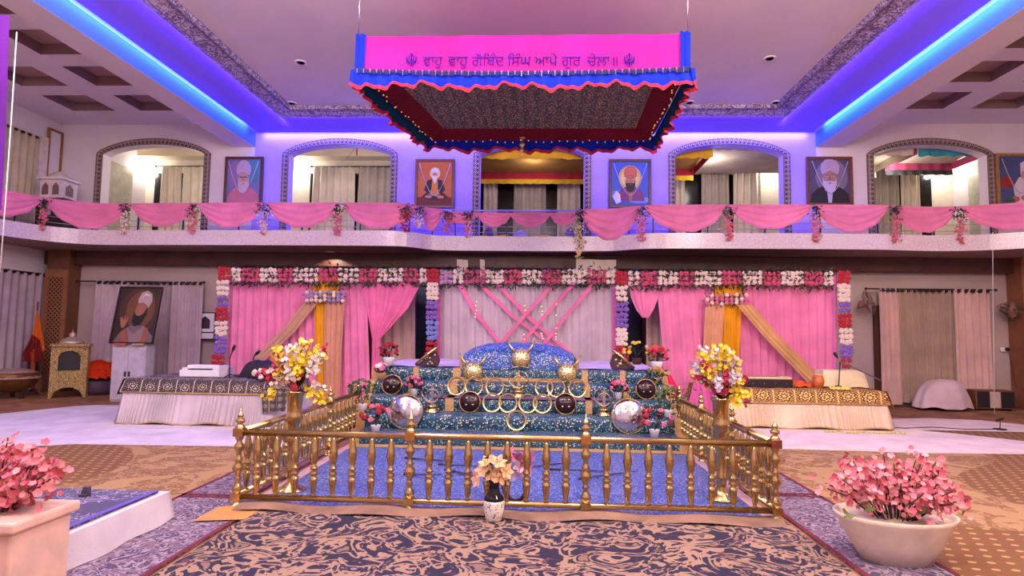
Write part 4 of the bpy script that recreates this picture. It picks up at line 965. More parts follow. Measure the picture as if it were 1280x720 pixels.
# ------------------------------------------------------------------ portraits
def ell(cx, cy, rx, ry, n=20, a0=0, a1=2*PI): return [(cx+rx*cos(a0+(a1-a0)*k/n), cy+ry*sin(a0+(a1-a0)*k/n)) for k in range(n+(a1-a0 < 6.2))]
def rgb(c): return M(c, .55, var=.06, sc=5)
def bust(c, s=1, cx=0, cy=0, eyes=True):
    T = lambda P: [(cx+x*s, cy+y*s) for x, y in P]; L = []
    L.append((c['robe'], T([(-.95, -1.1), (-.85, -.62), (-.55, -.38), (-.22, -.26), (.22, -.26), (.55, -.38), (.85, -.62), (.95, -1.1)])))
    if 'inner' in c: L.append((c['inner'], T([(-.16, -.28), (.16, -.28), (.08, -1.1), (-.08, -1.1)])))
    L.append((c['skin'], T(ell(0, .05, .3, .4)))); L.append((c['skin'], T(ell(-.3, .05, .05, .1)))); L.append((c['skin'], T(ell(.3, .05, .05, .1))))
    L.append((c['beard'], T([(-.31, .06), (-.25, -.08), (-.1, -.1), (0, -.08), (.1, -.1), (.25, -.08), (.31, .06), (.33, -.2), (.22, -.5), (0, c.get('bl', -.64)), (-.22, -.5), (-.33, -.2)])))
    L.append((c['lip'], T(ell(0, -.17, .07, .025)))); L.append((c['beard'], T([(-.2, -.13), (-.08, -.07), (0, -.1), (.08, -.07), (.2, -.13), (.08, -.13), (0, -.14), (-.08, -.13)])))
    L.append((c['shade'], T([(-.035, .16), (.035, .16), (.06, -.03), (0, -.06), (-.06, -.03)])))
    if eyes:
        for x in (-.13, .13): L.append(((240, 236, 232), T(ell(x, .12, .065, .028)))); L.append(((30, 20, 20), T(ell(x, .12, .028, .028)))); L.append((c['brow'], T([(x-.1, .18), (x, .215), (x+.1, .18), (x, .195)])))
    L.append((c['turban'], T([(-.36, .2), (-.44, .42), (-.4, .66), (-.2, .86), (.06, .9), (.3, .8), (.44, .58), (.44, .38), (.36, .2), (.18, .3), (0, .37), (-.18, .3)])))
    for k in range(3): L.append((c['fold'], T([(-.4+.03*k, .42+.12*k), (.0, .5+.12*k), (.4-.04*k, .36+.16*k), (0, .52+.12*k)])))
    return L
def seated(bg2):
    L = [((120, 28, 30), [(-1, -1), (1, -1), (1, -.62), (-1, -.62)]), ((244, 226, 190), ell(0, .47, .3, .27)), ((40, 28, 44), [(-.75, -.6), (-.5, -.42), (0, -.36), (.5, -.42), (.8, -.62), (.4, -.74), (-.4, -.74)]),
         ((224, 140, 60), [(-.34, .16), (.34, .16), (.36, -.5), (-.36, -.5)]), ((30, 24, 34), [(-.16, .2), (-.42, .14), (-.62, -.3), (-.3, -.5), (-.18, -.2)]), ((30, 24, 34), [(.16, .2), (.42, .14), (.62, -.3), (.3, -.5), (.18, -.2)]),
         ((206, 140, 96), ell(-.08, -.5, .16, .06)), ((206, 140, 96), ell(.1, -.53, .16, .06)), ((214, 150, 110), ell(-.35, -.6, .2, .07)), ((214, 150, 110), ell(.35, -.62, .2, .07)), ((212, 152, 112), ell(0, .4, .13, .15)),
         ((240, 238, 240), [(-.13, .38), (-.06, .33), (.06, .33), (.13, .38), (.13, .2), (0, -.02), (-.13, .2)]), ((240, 236, 236), [(-.17, .44), (-.19, .58), (-.08, .7), (.08, .7), (.19, .58), (.17, .44), (0, .52)]), ((30, 20, 20), ell(-.05, .43, .025, .015, 8)), ((30, 20, 20), ell(.05, .43, .025, .015, 8))]
    return L
def portrait(label, pts, Y, bg, layers, frm=(96, 56, 44), lean=0, fw_=.07, top=None, name='framed_portrait'):
    """pts: px box x0,y0,x1,y1"""
    x0, y0, x1, y1 = pts; a, b = at(x0, y1, Y), at(x1, y0, Y); w_, h_ = (b.x-a.x)/2, (b.z-a.z)/2; c = Vector(((a.x+b.x)/2, Y, (a.z+b.z)/2))
    if lean: c.y += h_*math.tan(lean)
    mt = Matrix.Translation(c) @ Matrix.Rotation(-lean, 4, 'X')
    t = thing(name, label, 'picture', c)
    for q in ((-w_, w_, h_-fw_, h_), (-w_, w_, -h_, -h_+fw_), (-w_, -w_+fw_, -h_+fw_, h_-fw_), (w_-fw_, w_, -h_+fw_, h_-fw_)): MB().box(q[0], q[1], -.03, .03, q[2], q[3]).xf(mt).build('frame', M(frm, .4, var=.2, sc=20), t, bev=.01)
    cols = [bg]; m = MB(); iw, ih = w_-fw_+.005, h_-fw_+.005
    m.box(-iw, iw, 0, .02, -ih, ih)
    for k, (col, P) in enumerate(layers):
        if col not in cols: cols.append(col)
        P = [(max(-1, min(1, x)), max(-1, min(1, y))) for x, y in P]
        m.mat(cols.index(col)).poly([(x*iw, -.0015*(k+1), y*ih) for x, y in P])
    m.xf(mt).build('painting', [rgb(q) for q in cols], t)
    return c, w_, h_
def strand(c, w_, h_, label, Y):
    P = [(c.x+w_*.78*x, Y-.05, c.z+h_*.8-h_*1.3*(1-abs(x)**1.7)) for x in [k/12-1 for k in range(25)]]
    tag(MB().tube(P, .008, 5).build('bead_garland', M((230, 220, 236), .5, var=.3, sc=90)), label, 'garland', 'white bead garlands on the portraits')
PY2 = 14.93
c = portrait('framed portrait of a person in white turban, glasses and pale pink robe', (279, 196, 330, 257), PY2, (120, 120, 176), [((150, 120, 180), ell(-.5, .3, .5, .6)), ((90, 140, 170), ell(.6, .5, .4, .6))]+bust(dict(robe=(206, 120, 140), skin=(206, 160, 150), beard=(214, 186, 190), lip=(170, 90, 90), shade=(186, 140, 132), brow=(200, 180, 180), turban=(200, 176, 206), fold=(180, 156, 190)), 1.0, 0, .05)+[((60, 40, 60), ell(-.13, .17, .12, .02, 10)), ((60, 40, 60), ell(.13, .17, .12, .02, 10))])
strand(*c, 'faint white bead garland on the portrait with glasses', PY2)
c = portrait('framed orange portrait of a seated white bearded person in a dark vest', (518, 199, 569, 260), PY2, (206, 110, 50), seated(0), (120, 64, 56)); strand(*c, 'white bead garland on the orange portrait', PY2)
c = portrait('framed blue portrait of a black bearded person in an orange turban', (761, 199, 814, 260), PY2, (64, 100, 206), [((110, 150, 230), ell(-.4, -.5, .8, .2)), ((130, 160, 236), ell(.5, -.75, .6, .15)), ((206, 190, 110), ell(0, .25, .62, .58)), ((236, 220, 140), ell(0, .25, .5, .46))]+bust(dict(robe=(130, 60, 120), skin=(196, 130, 90), beard=(24, 18, 26), lip=(150, 70, 70), shade=(170, 106, 76), brow=(30, 20, 24), turban=(206, 110, 70), fold=(226, 150, 110), inner=(190, 120, 70)), .8, .02, .08)+[((236, 236, 244), [(-.95, -.6), (-.75, -.35), (-.55, -.5), (-.5, -.85), (-.75, -.95)])]); strand(*c, 'white bead garland on the blue portrait', PY2)
c = portrait('framed grey portrait of a white bearded person in a pale turban and black vest', (1009, 196, 1065, 257), PY2, (84, 74, 100), [((130, 116, 146), ell(.1, .2, .8, .8))]+bust(dict(robe=(26, 20, 36), skin=(176, 130, 126), beard=(206, 190, 214), lip=(130, 80, 84), shade=(146, 104, 104), brow=(60, 46, 60), turban=(190, 166, 206), fold=(166, 142, 186), inner=(200, 186, 214)), 1.05, 0, .08), (120, 66, 50)); strand(*c, 'white bead garland on the grey portrait', PY2)
c = portrait('gold framed picture of a white robed person at the far right wall', (1247, 192, 1300, 258), PY2, (70, 80, 130), [((150, 40, 40), ell(-.6, -.1, .35, .25)), ((220, 206, 220), [(-.2, -1), (-.3, -.3), (0, .1), (.4, .2), (1, -.1), (1, -1)]), ((224, 210, 224), [(.1, .2), (.1, .7), (.4, .85), (.7, .7), (.7, .2)]), ((196, 150, 130), ell(.3, .2, .18, .2)), ((196, 90, 90), ell(-.2, -.8, .2, .12)), ((200, 100, 100), ell(.3, -.75, .25, .12)), ((50, 90, 60), ell(-.5, -.85, .25, .1))], (170, 120, 60)); strand(*c, 'white bead garland on the far right picture', PY2)
big = [((66, 38, 28), ell(.1, .15, .95, .9)), ((104, 64, 42), ell(.15, .2, .7, .7)), ((112, 90, 96), [(-.9, -1), (-.6, -.6), (-.2, -.4), (.5, -.4), (.95, -.75), (1, -1)]), ((140, 112, 112), [(-.35, -.45), (.0, -.7), (.5, -.4), (.45, -.95), (-.1, -1)]), ((160, 80, 50), [(-.55, -.65), (-.4, -.5), (-.25, -1), (-.45, -1)]), ((160, 80, 50), [(.55, -.45), (.7, -.5), (.65, -1), (.45, -1)]),
       ((150, 96, 74), ell(.2, .15, .28, .34)), ((20, 14, 16), [(-.12, .12), (0, -.02), (.18, -.04), (.35, .05), (.5, .3), (.5, .0), (.3, -.35), (.0, -.42), (-.16, -.25)]), ((176, 150, 150), [(.0, .42), (-.02, .6), (.1, .82), (.36, .9), (.62, .76), (.66, .5), (.54, .25), (.44, .35), (.25, .46)]), ((226, 210, 206), [(.1, .6), (.3, .8), (.56, .7), (.3, .72)]), ((150, 90, 70), [(.05, .24), (.15, .27), (.15, .25), (.06, .22)]), ((150, 90, 70), [(.25, .27), (.38, .28), (.36, .25), (.26, .25)]), ((170, 105, 80), [(.17, .28), (.22, .28), (.2, .08), (.13, .09)]),
       ((150, 96, 74), [(-.66, -.35), (-.72, -.12), (-.62, -.08), (-.56, -.2), (-.5, -.02), (-.44, -.04), (-.44, -.2), (-.36, -.08), (-.32, -.12), (-.36, -.3), (-.44, -.45), (-.56, -.5)])]
portrait('large dark painting of a black bearded turbaned person leaning above the white cabinet', (136, 357, 195, 430), 12.78, (44, 26, 22), big, (30, 18, 16), .2, .03, name='leaning_portrait')
# ------------------------------------------------------------------ left corner furniture
a, b = at(141, 431, 12.8), at(183, 431, 12.8)
t = thing('white_cabinet', 'small white two door metal cabinet under the leaning painting', 'cabinet', ((a.x+b.x)/2, 13.0, 0)); MB().box(a.x, b.x, 12.8, 13.1, 0, a.z-.01).build('case', M((196, 186, 200), .5), t, bev=.01)
mx = (a.x+b.x)/2
for q in ((a.x+.02, mx-.01), (mx+.01, b.x-.02)):
    d = MB().box(q[0], q[1], 12.78, 12.8, .05, a.z-.05).build('door', M((200, 190, 204), .45), t, bev=.004); hx = mx-.06 if q[0] < mx-.1 else mx+.03
    MB().box(hx, hx+.03, 12.76, 12.78, .55, .66).build('handle', black, d)
for dx, l, mc in ((.2, 'left', (190, 90, 80)), (.6, 'right', (190, 150, 130))): tag(MB().box(a.x+dx-.12, a.x+dx+.14, 12.72, 12.84, a.z-.008, a.z+.04).build('small_book', M(mc, .6), bev=.006), 'small pale book lying on the white cabinet at its %s side' % l, 'book')
# gold donation box
gx0, gx1, gy = at(66, 480, 13.3).x, at(103, 480, 13.3).x, 13.3; gw = gx1-gx0; gx = (gx0+gx1)/2
t = thing('donation_box', 'embossed gold shrine shaped donation box with arched opening', 'donation box', (gx, gy, 0), None, .55)
MB().box(gx0, gx1, gy, gy+.55, .26, .62).build('drawer_section', embossM, t, bev=.012)
m = MB(); hw = gw*.3
for s in (-1, 1): m.box(min(gx+s*hw, gx+s*gw/2), max(gx+s*hw, gx+s*gw/2), gy+.02, gy+.08, .62, 1.16)
N = 14; arcz = lambda x: .92+.14*max(0, 1-((x-gx)/hw)**2)**.5
for k in range(N):
    xa, xb = gx-hw+2*hw*k/N, gx-hw+2*hw*(k+1)/N
    m.prism([(xa, gy+.02, arcz(xa)), (xb, gy+.02, arcz(xb)), (xb, gy+.02, 1.16), (xa, gy+.02, 1.16)], (0, .06, 0))
for x_ in (gx0, gx1-.03): m.box(x_, x_+.03, gy+.08, gy+.52, .62, 1.16)
m.build('arched_body', embossM, t)
MB().box(gx0+.035, gx1-.035, gy+.09, gy+.5, .63, 1.15).build('dark_interior', black, t)
MB().box(gx0-.03, gx1+.03, gy-.03, gy+.58, 1.16, 1.22).build('cornice', embossM, t, bev=.01)
MB().lathe([(.25, 1.22), (.24, 1.26), (.19, 1.32), (.09, 1.37), (.05, 1.4), (.075, 1.43), (.05, 1.46), (.012, 1.5), (.004, 1.56)], (gx, gy+.27, 0), 18).build('dome', M((206, 186, 176), .35, .5, bump=.5, sc=30), t)
m = MB()
for k in range(N):
    xa, xb = gx-gw/2+gw*k/N, gx-gw/2+gw*(k+1)/N; za, zb = [.24*max(0, 1-((x-gx)/(gw/2-.05))**2)**.5 if abs(x-gx) < gw/2-.05 else 0 for x in (xa, xb)]
    m.prism([(xa, gy, za), (xb, gy, zb), (xb, gy, .27), (xa, gy, .27)], (0, .55, 0))
m.build('arched_base', embossM, t)
# big drum
dx, dy = at(12, 480, 13.0).x, 13.0
t = thing('kettle_drum', 'big brass kettle drum under a sequinned fabric cover at far left', 'drum', (dx, dy, 0))
MB().lathe([(.1, .14), (.3, .18), (.48, .32), (.53, .5), (.52, .58)], (dx, dy, 0), 24).build('drum_bowl', M((130, 88, 44), .4, .5, var=.2), t)
def cov(u, v):
    a_ = u*2*PI; r_ = .56*v if v < .75 else .56*.75/.75*v+.012*sin(u*60); z = .64+.03*cos(v*3)-(0 if v < .75 else (v-.75)*.62); return Vector((dx+r_*cos(a_), dy+r_*sin(a_), z))
MB().sheet(48, 10, cov).build('fabric_cover', M((176, 146, 140), .5, .1, var=.5, sc=30, bump=.5), t)
for k in range(3): MB().box(dx+.3*cos(k*2.1)-.03, dx+.3*cos(k*2.1)+.03, dy+.3*sin(k*2.1)-.03, dy+.3*sin(k*2.1)+.03, 0, .24).build('leg', M((60, 40, 40), .5), t)
# flag
fx, fy_ = at(46, 400, 14.0).x, 14.0
t = thing('flag_pole', 'saffron orange and dark red cloth hanging on a pole by the lattice pillar', 'flag', (fx, fy_, 0)); MB().tube([(fx, fy_, 0), (fx, fy_, 2.2)], .02, 8).lathe([(.13, 0), (.12, .04), (.03, .06)], (fx, fy_, 0), 12).build('pole', M((90, 80, 90), .4), t)
drape(MB(), [(46, 388), (40, 420), (40, 440)], [(48, 388), (53, 420), (56, 438)], fy_-.06, 4, .05).build('orange_cloth', cloth((222, 104, 30)), t)
drape(MB(), [(40, 418), (28, 440), (26, 452)], [(50, 425), (52, 440), (55, 452)], fy_-.1, 4, .05).build('red_cloth', cloth((120, 30, 34)), t)
drape(MB(), [(38, 440), (39, 488)], [(43, 440), (43, 488)], fy_-.14, 1, .03).build('orange_tail', cloth((170, 70, 40)), t)
# orange frilled drum
ox, oy = at(122, 475, 14.2).x, 14.2
t = thing('covered_drum', 'drum with bright orange frilled cover on a grey base beside the gold box', 'drum', (ox, oy, 0)); MB().lathe([(.3, 0), (.36, .1), (.36, .3), (.3, .36)], (ox, oy, 0), 20).build('drum_base', M((96, 70, 96), .6), t)
MB().sheet(60, 10, lambda u, v: Vector((ox+(.1+.38*v)*cos(u*2*PI)*(1+.09*sin(u*2*PI*17)*v), oy+(.1+.38*v)*sin(u*2*PI)*(1+.06*sin(u*2*PI*14)*v), 0.76-.34*v**3+.03*sin(u*107+v*9)*v+.035*sin(v*16)))).build('frilled_cover', cloth((226, 62, 24)), t)
MB().ball((ox, oy, .78), (.11, .11, .05), 10, 6).build('cover_knot', cloth((226, 62, 24)), t)
# wall donation box
a, b = at(245, 390, 14.85), at(268, 425, 14.85)
t = thing('wall_box', 'white wall mounted box with dark arched window and black frame', 'box', ((a.x+b.x)/2, 14.9, b.z)); MB().box(a.x, b.x, 14.86, 14.98, b.z, a.z).build('black_frame', black, t); MB().box(a.x+.03, b.x-.03, 14.83, 14.86, b.z+.2, a.z-.03).box(a.x+.03, b.x-.03, 14.83, 14.86, b.z+.03, b.z+.17).build('white_panel', white, t)
mx = (a.x+b.x)/2; MB().prism([(mx-.13, 14.825, b.z+.28), (mx+.13, 14.825, b.z+.28), (mx+.13, 14.825, a.z-.2), (mx, 14.825, a.z-.1), (mx-.13, 14.825, a.z-.2)], (0, .004, 0)).build('arched_window', M((70, 50, 60), .4), t)
# ------------------------------------------------------------------ musicians' platforms
def platform(label, x0, x1, y0, y1, zt, zo, brocade, skm):
    t = thing('draped_platform', label, 'platform', ((x0+x1)/2, (y0+y1)/2, 0))
    MB().box(x0+.03, x1-.03, y0+.05, y1, .03, zt-.01).build('frame', darkwood, t)
    W_ = x1-x0
    def top(u, v):
        x = x0+W_*u; e = max(0, abs(2*u-1)-.97)/.03
        if v < .35: q = v/.35; return Vector((x+(u-.5)*.12*(1-q)*e, y0-.05*(1-q)-.012*sin(u*70)*(1-q), zo+(zt-zo)*q+.012*sin(u*26)*(1-q)))
        return Vector((x, y0+(y1-y0)*(v-.35)/.65, zt+.006*sin(u*30)))
    MB().sheet(120, 16, top, W_, 1.0).build('brocade_cover', brocade, t)
    MB().tube([(x0-.04, y0-.06, zo), (x1+.04, y0-.06, zo)], .012, 5).build('gold_trim', borderM, t)
    for xs, sg_ in ((x0, -1), (x1, 1)): MB().sheet(20, 6, lambda u, v: Vector((xs+sg_*(.02+.1*v+.01*sin(u*40)), y0-.04+(y1-y0)*u, zt-(zt-zo)*v-.05*v)), y1-y0, .3).build('brocade_side', brocade, t)
    def sk(u, v):
        P = [(x0, y1), (x0, y0), (x1, y0), (x1, y1)]; ls = [y1-y0, W_, y1-y0]; s = u*sum(ls); k = 0
        while k < 2 and s > ls[k]: s -= ls[k]; k += 1
        f_ = s/ls[k]; p = Vector((P[k][0]+(P[k+1][0]-P[k][0])*f_, P[k][1]+(P[k+1][1]-P[k][1])*f_, 0)); nr = Vector(((-1, 0, 0), (0, -1, 0), (1, 0, 0))[k])
        return p+nr*((.03+.12*v)*(1)+(.02+.05*v)*(abs(sin(u*230+6*sin(u*19)+3*sin(u*47)))-.5)*(.7+.3*sin(u*23)))+Vector((0, 0, zo-(zo-.02-.02*(1+sin(u*37)))*v))
    MB().sheet(900, 6, sk).build('pleated_skirt', skm, t)
    MB().tube([(sk(k/200, 1)+Vector((0, -.01, 0))) for k in range(20, 181)], .012, 4).build('hem_trim', borderM, t)
ZL, ZR = .75, .68
platform('low platform with black and cream brocade cover and white pleated skirt', -6.95, -4.35, 9.95, 11.3, ZL, .53, tableL, cloth((206, 192, 194)))
platform('low platform with gold and brown brocade cover and cream pleated skirt', 3.05, 6.1, 10.95, 12.3, ZR, .45, tableR, cloth((236, 208, 176)))
bp = thing('brocade_bundle', 'black brocade cloth hanging over the near right corner of the left platform', 'cloth', (-4.5, 9.8, .3)); drape(MB(), [(326, 486), (326, 500), (327, 516)], [(357, 486), (358, 500), (356, 514)], 9.78, 4, .03).build('fold', tableL, bp)
def onL(px, Y): return Vector((at(px, 470, Y).x, Y, ZL+.006))
def onR(px, Y): return Vector((at(px, 478, Y).x, Y, ZR+.006))
# white harmonium
p = onL(254, 10.6); t = thing('harmonium', 'white harmonium with black keyboard on the left platform', 'harmonium', p)
MB().box(p.x-.36, p.x+.36, p.y-.14, p.y+.2, p.z, p.z+.12).box(p.x-.3, p.x+.3, p.y, p.y+.2, p.z+.12, p.z+.2).build('case', white, t, bev=.012)
MB().box(p.x-.22, p.x+.2, p.y-.12, p.y-.0, p.z+.122, p.z+.14).build('keyboard', black, t); MB().box(p.x-.34, p.x-.2, p.y-.1, p.y+.15, p.z+.12, p.z+.16).build('cheek', white, t, bev=.01); MB().box(p.x+.22, p.x+.36, p.y-.1, p.y+.2, p.z+.12, p.z+.2).build('cheek', white, t, bev=.01)
MB().prism([(p.x+.36, p.y-.14, p.z), (p.x+.46, p.y-.05, p.z), (p.x+.46, p.y-.05, p.z+.17), (p.x+.36, p.y-.14, p.z+.2)], (0, .25, 0)).build('bellows', M((206, 196, 206), .6), t)
def mic(label, base, top, boom, tip, tri=True):
    t = thing('microphone_stand', label, 'microphone', base); base, top, tip = Vector(base), Vector(top), Vector(tip)
    MB().tube([base, top], .011, 6).build('pole', M((60, 50, 54), .4, .6), t)
    for k in range(3): MB().tube([base+Vector((0, 0, .06)), base+Vector((.16*cos(k*2.1+.4), .16*sin(k*2.1+.4), .012))], .009, 5).build('leg', black, t)
    if boom: MB().tube([Vector(boom), top, tip], .013, 6).build('boom', chrome, t)
    else: MB().tube([top, tip], .009, 6).build('gooseneck', black, t)
    d = (tip-top).normalized(); MB().tube([tip-d*.03, tip, tip+d*.04, tip+d*.1], [.014, .02, .03, .024], 8).build('microphone', black, t)
q = onL(287, 10.4); mic('microphone on a thin stand right of the white harmonium', q, at(287, 448, 10.4), None, at(291, 438, 10.38))
q = onL(317, 10.3); mic('forked microphone stand in front of the black covered drum', q, at(317, 446, 10.3), None, at(320, 443, 10.28))
p = onL(325, 10.7); t = thing('covered_instrument', 'rounded instrument under a navy black cloth on the left platform', 'instrument', p)
MB().sheet(30, 16, lambda u, v: Vector((p.x-.3+.62*v, p.y+.18*cos(PI*u), p.z+(.3*(1-.75*abs(2*v-1)**5)+.01*sin(v*20))*sin(PI*u)**.6)) if 0 < u < 1 else Vector((p.x-.3+.62*v, p.y+.18*cos(PI*u), p.z))).poly([(p.x-.3, p.y+.18*cos(PI*k/12), p.z+.08*sin(PI*k/12)**.6 if 0 < k < 12 else p.z) for k in range(13)]).build('cloth_cover', M((26, 22, 44), .7), t)
t = thing('flower_arrangement', 'low red and white flower arrangement at the right end of the left platform', 'flowers', onL(335, 10.0)); m = MB(); p = onL(335, 10.0)
for k in range(34): x_ = rnd.uniform(-.24, .24); m.mat(0 if x_ > -.08 else rnd.choice((1, 1, 0))).rose(p+Vector((x_, rnd.uniform(-.12, .05), rnd.uniform(.0, .17))), .045, (x_*2, -1, .3))
m.build('blossoms', [M((216, 50, 70), .6), whiteP], t); m = MB()
for k in range(50): m.leaf(p+Vector((rnd.uniform(-.25, .25), rnd.uniform(-.1, .05), rnd.uniform(-.02, .14))), (rnd.gauss(0, 1), -.4, rnd.gauss(.2, .6)), .08)
m.build('leaves', dkgreen, t)
# right platform
p = onR(958, 11.4); t = thing('keyboard_instrument', 'long dark keyboard with pale top on the right platform', 'keyboard', p)
MB().box(p.x-.44, p.x+.42, p.y-.16, p.y+.16, p.z, p.z+.15).build('case', M((40, 30, 36), .4), t, bev=.01); MB().box(p.x-.44, p.x+.4, p.y-.15, p.y+.16, p.z+.15, p.z+.19).build('pale_top', M((226, 200, 150), .5), t, bev=.008); MB().box(p.x-.4, p.x+.2, p.y-.13, p.y-.05, p.z+.191, p.z+.2).build('keys', M((120, 100, 80), .5), t)
for k in range(4): MB().ball((p.x-.3+.2*k, p.y-.165, p.z+.07), .012, 6, 4).build('knob', gold, t)
p = onR(999, 11.5); tag(MB().sheet(16, 8, lambda u, v: Vector((p.x-.18+.4*u, p.y-.12+.3*v, p.z+.02+.13*sin(PI*v)*(1-.6*u)+.02*sin(u*14)))).build('orange_cloth', cloth((226, 96, 40))), 'crumpled orange cloth beside the dark keyboard', 'cloth')
p = onR(1023, 11.3); t = thing('small_drum', 'small orange brown barrel drum against the cream covered box', 'drum', p); MB().lathe([(.07, 0), (.1, .1), (.1, .14), (.075, .24)], p, 14).build('shell', M((200, 110, 50), .5), t); MB().lathe([(.078, .235), (.078, .25)], p, 14).build('drum_head', creamP, t)
p = onR(1049, 11.55); t = thing('covered_box', 'box under a cream cloth on the right platform', 'box', p)
def bxs(u, v):
    k = u*4; i = int(min(3, k)); f_ = k-i; P = [(-.36, -.18), (.36, -.18), (.36, .18), (-.36, .18), (-.36, -.18)]
    x, y = P[i][0]+(P[i+1][0]-P[i][0])*f_, P[i][1]+(P[i+1][1]-P[i][1])*f_; return Vector((p.x+x*(1+.18*v*(1+.15*sin(u*50))), p.y+y*(1+.2*v), p.z+.32-.3*v+.012*v*sin(u*40)))
MB().sheet(48, 6, bxs).poly([(p.x+x, p.y+y, p.z+.32) for x, y in ((-.36, -.18), (.36, -.18), (.36, .18), (-.36, .18))]).build('cloth_cover', cloth((240, 222, 176)), t)
q = onR(1048, 11.2); mic('boom microphone stand in front of the cream covered box', q, at(1050, 452, 11.2), at(1100, 475, 11.3), at(1046, 446, 11.15))
p = onR(1049, 11.02); tag(MB().sheet(20, 6, lambda u, v: Vector((p.x-.18+.36*u, p.y-.06+.14*v, p.z+.012+.04*sin(PI*v)+.01*sin(u*30)))).build('yellow_cloth', cloth((244, 216, 96))), 'small folded yellow cloth on the edge of the right platform', 'cloth')
p = atz(1078, 540, .03); m = MB()
for k in range(24): m.ball((p.x-.62+.055*k, p.y-.05+.05*sin(k*.7), .03), (.03, .026, .022), 8, 5)
tag(m.build('flower_chain', M((240, 214, 120), .6, var=.3, sc=40)), 'cream and yellow flower chain lying on the white sheet by the right platform', 'garland')
drapeobj('pink_bundle', [(867, 478), (862, 500), (864, 516)], [(884, 480), (896, 500), (896, 516)], 9.6, 3, cloth((206, 96, 160)), 'rose pink cloth hanging behind the right brass vase', 'cloth')
drapeobj('pink_scarf', [(834, 470), (836, 485), (841, 500)], [(838, 468), (848, 485), (848, 500)], 9.9, 2, cloth((236, 44, 110)), 'hot pink scarf hanging at the right end of the stage', 'cloth')
# ------------------------------------------------------------------ right side things
p = Vector((at(1178, 500, 14.3).x, 14.3, 0)); t = thing('covered_chair', 'low chair hidden under a white cloth in front of the right curtain', 'chair', p)
def cvr(u, v):
    a_ = 2*PI*u; r_ = .12+.42*v**.7*(1+.07*sin(u*2*PI*9)*v); z = .68-.62*v**2.2+.1*v*cos(a_)*(1-v); return Vector((p.x+r_*1.15*cos(a_), p.y+r_*.7*sin(a_), max(.05, z+.03*sin(u*2*PI*5)*v)))
MB().sheet(72, 10, cvr).build('cloth_cover', cloth((216, 190, 196)), t); MB().ball((p.x, p.y, .67), (.14, .1, .03), 12, 6).build('cloth_crown', cloth((216, 190, 196)), t)
for s in (-1, 1): MB().box(p.x+s*.42-.02, p.x+s*.42+.02, p.y-.1, p.y-.06, 0, .4).build('leg', black, t)
p = Vector((at(1245, 505, 14.3).x, 14.3, 0)); t = thing('amplifier', 'wooden cased amplifier with dark grilles and pale centre panel', 'amplifier', p)
MB().box(p.x-.44, p.x+.44, p.y, p.y+.35, .04, .46).build('cabinet', M((120, 72, 46), .5), t, bev=.01); MB().box(p.x-.4, p.x-.14, p.y-.012, p.y, .07, .43).build('grille', M((28, 22, 26), .8), t); MB().box(p.x+.12, p.x+.41, p.y-.012, p.y, .07, .43).build('grille', M((28, 22, 26), .8), t); MB().box(p.x-.13, p.x+.1, p.y-.015, p.y, .07, .43).build('panel', M((206, 180, 170), .5), t)
for s in (-1, 1): MB().box(p.x+s*.36-.03, p.x+s*.36+.03, p.y+.05, p.y+.3, 0, .04).build('foot', black, t)
p = atz(1250, 537, .026); t = thing('table_microphone', 'small black desk microphone on the crumpled white sheet', 'microphone', p); MB().lathe([(.1, 0), (.1, .015), (.03, .025)], p, 16).build('base', black, t); MB().tube([p+Vector((0, 0, .02)), p+Vector((.01, 0, .14))], .008, 6).build('stem', black, t); MB().tube([p+Vector((-.06, 0, .15)), p+Vector((.06, 0, .19))], .022, 8).build('head', black, t)
def wire(pts, label, r_=.006, mt=black): return tag(MB().tube(pts, r_, 5).build('cable', mt), label, 'cable')
q = p; wire([q+Vector((-.1, 0, .004)), q+Vector((-.6, -.08, .004)), q+Vector((-1.1, .1, .004)), q+Vector((-1.7, -.1, .004)), q+Vector((-2.1, .15, .004))], 'black cable across the white sheet to the desk microphone', .008)
a = at(1256, 437, 14.97); t = thing('wall_socket', 'white wall socket with a plugged cable above the amplifier', 'socket', a); MB().box(a.x-.09, a.x+.03, 14.96, 15.0, a.z-.05, a.z+.05).build('plate', white, t, bev=.004); MB().box(a.x-.0, a.x+.06, 14.9, 14.97, a.z-.03, a.z+.05).build('plug', black, t)
wire([(a.x+.03, 14.92, a.z-.03), (a.x+.1, 14.9, a.z-.4), (a.x+.12, 14.88, a.z-.75), (a.x+.1, 14.8, .5)], 'black cable hanging from the wall socket')
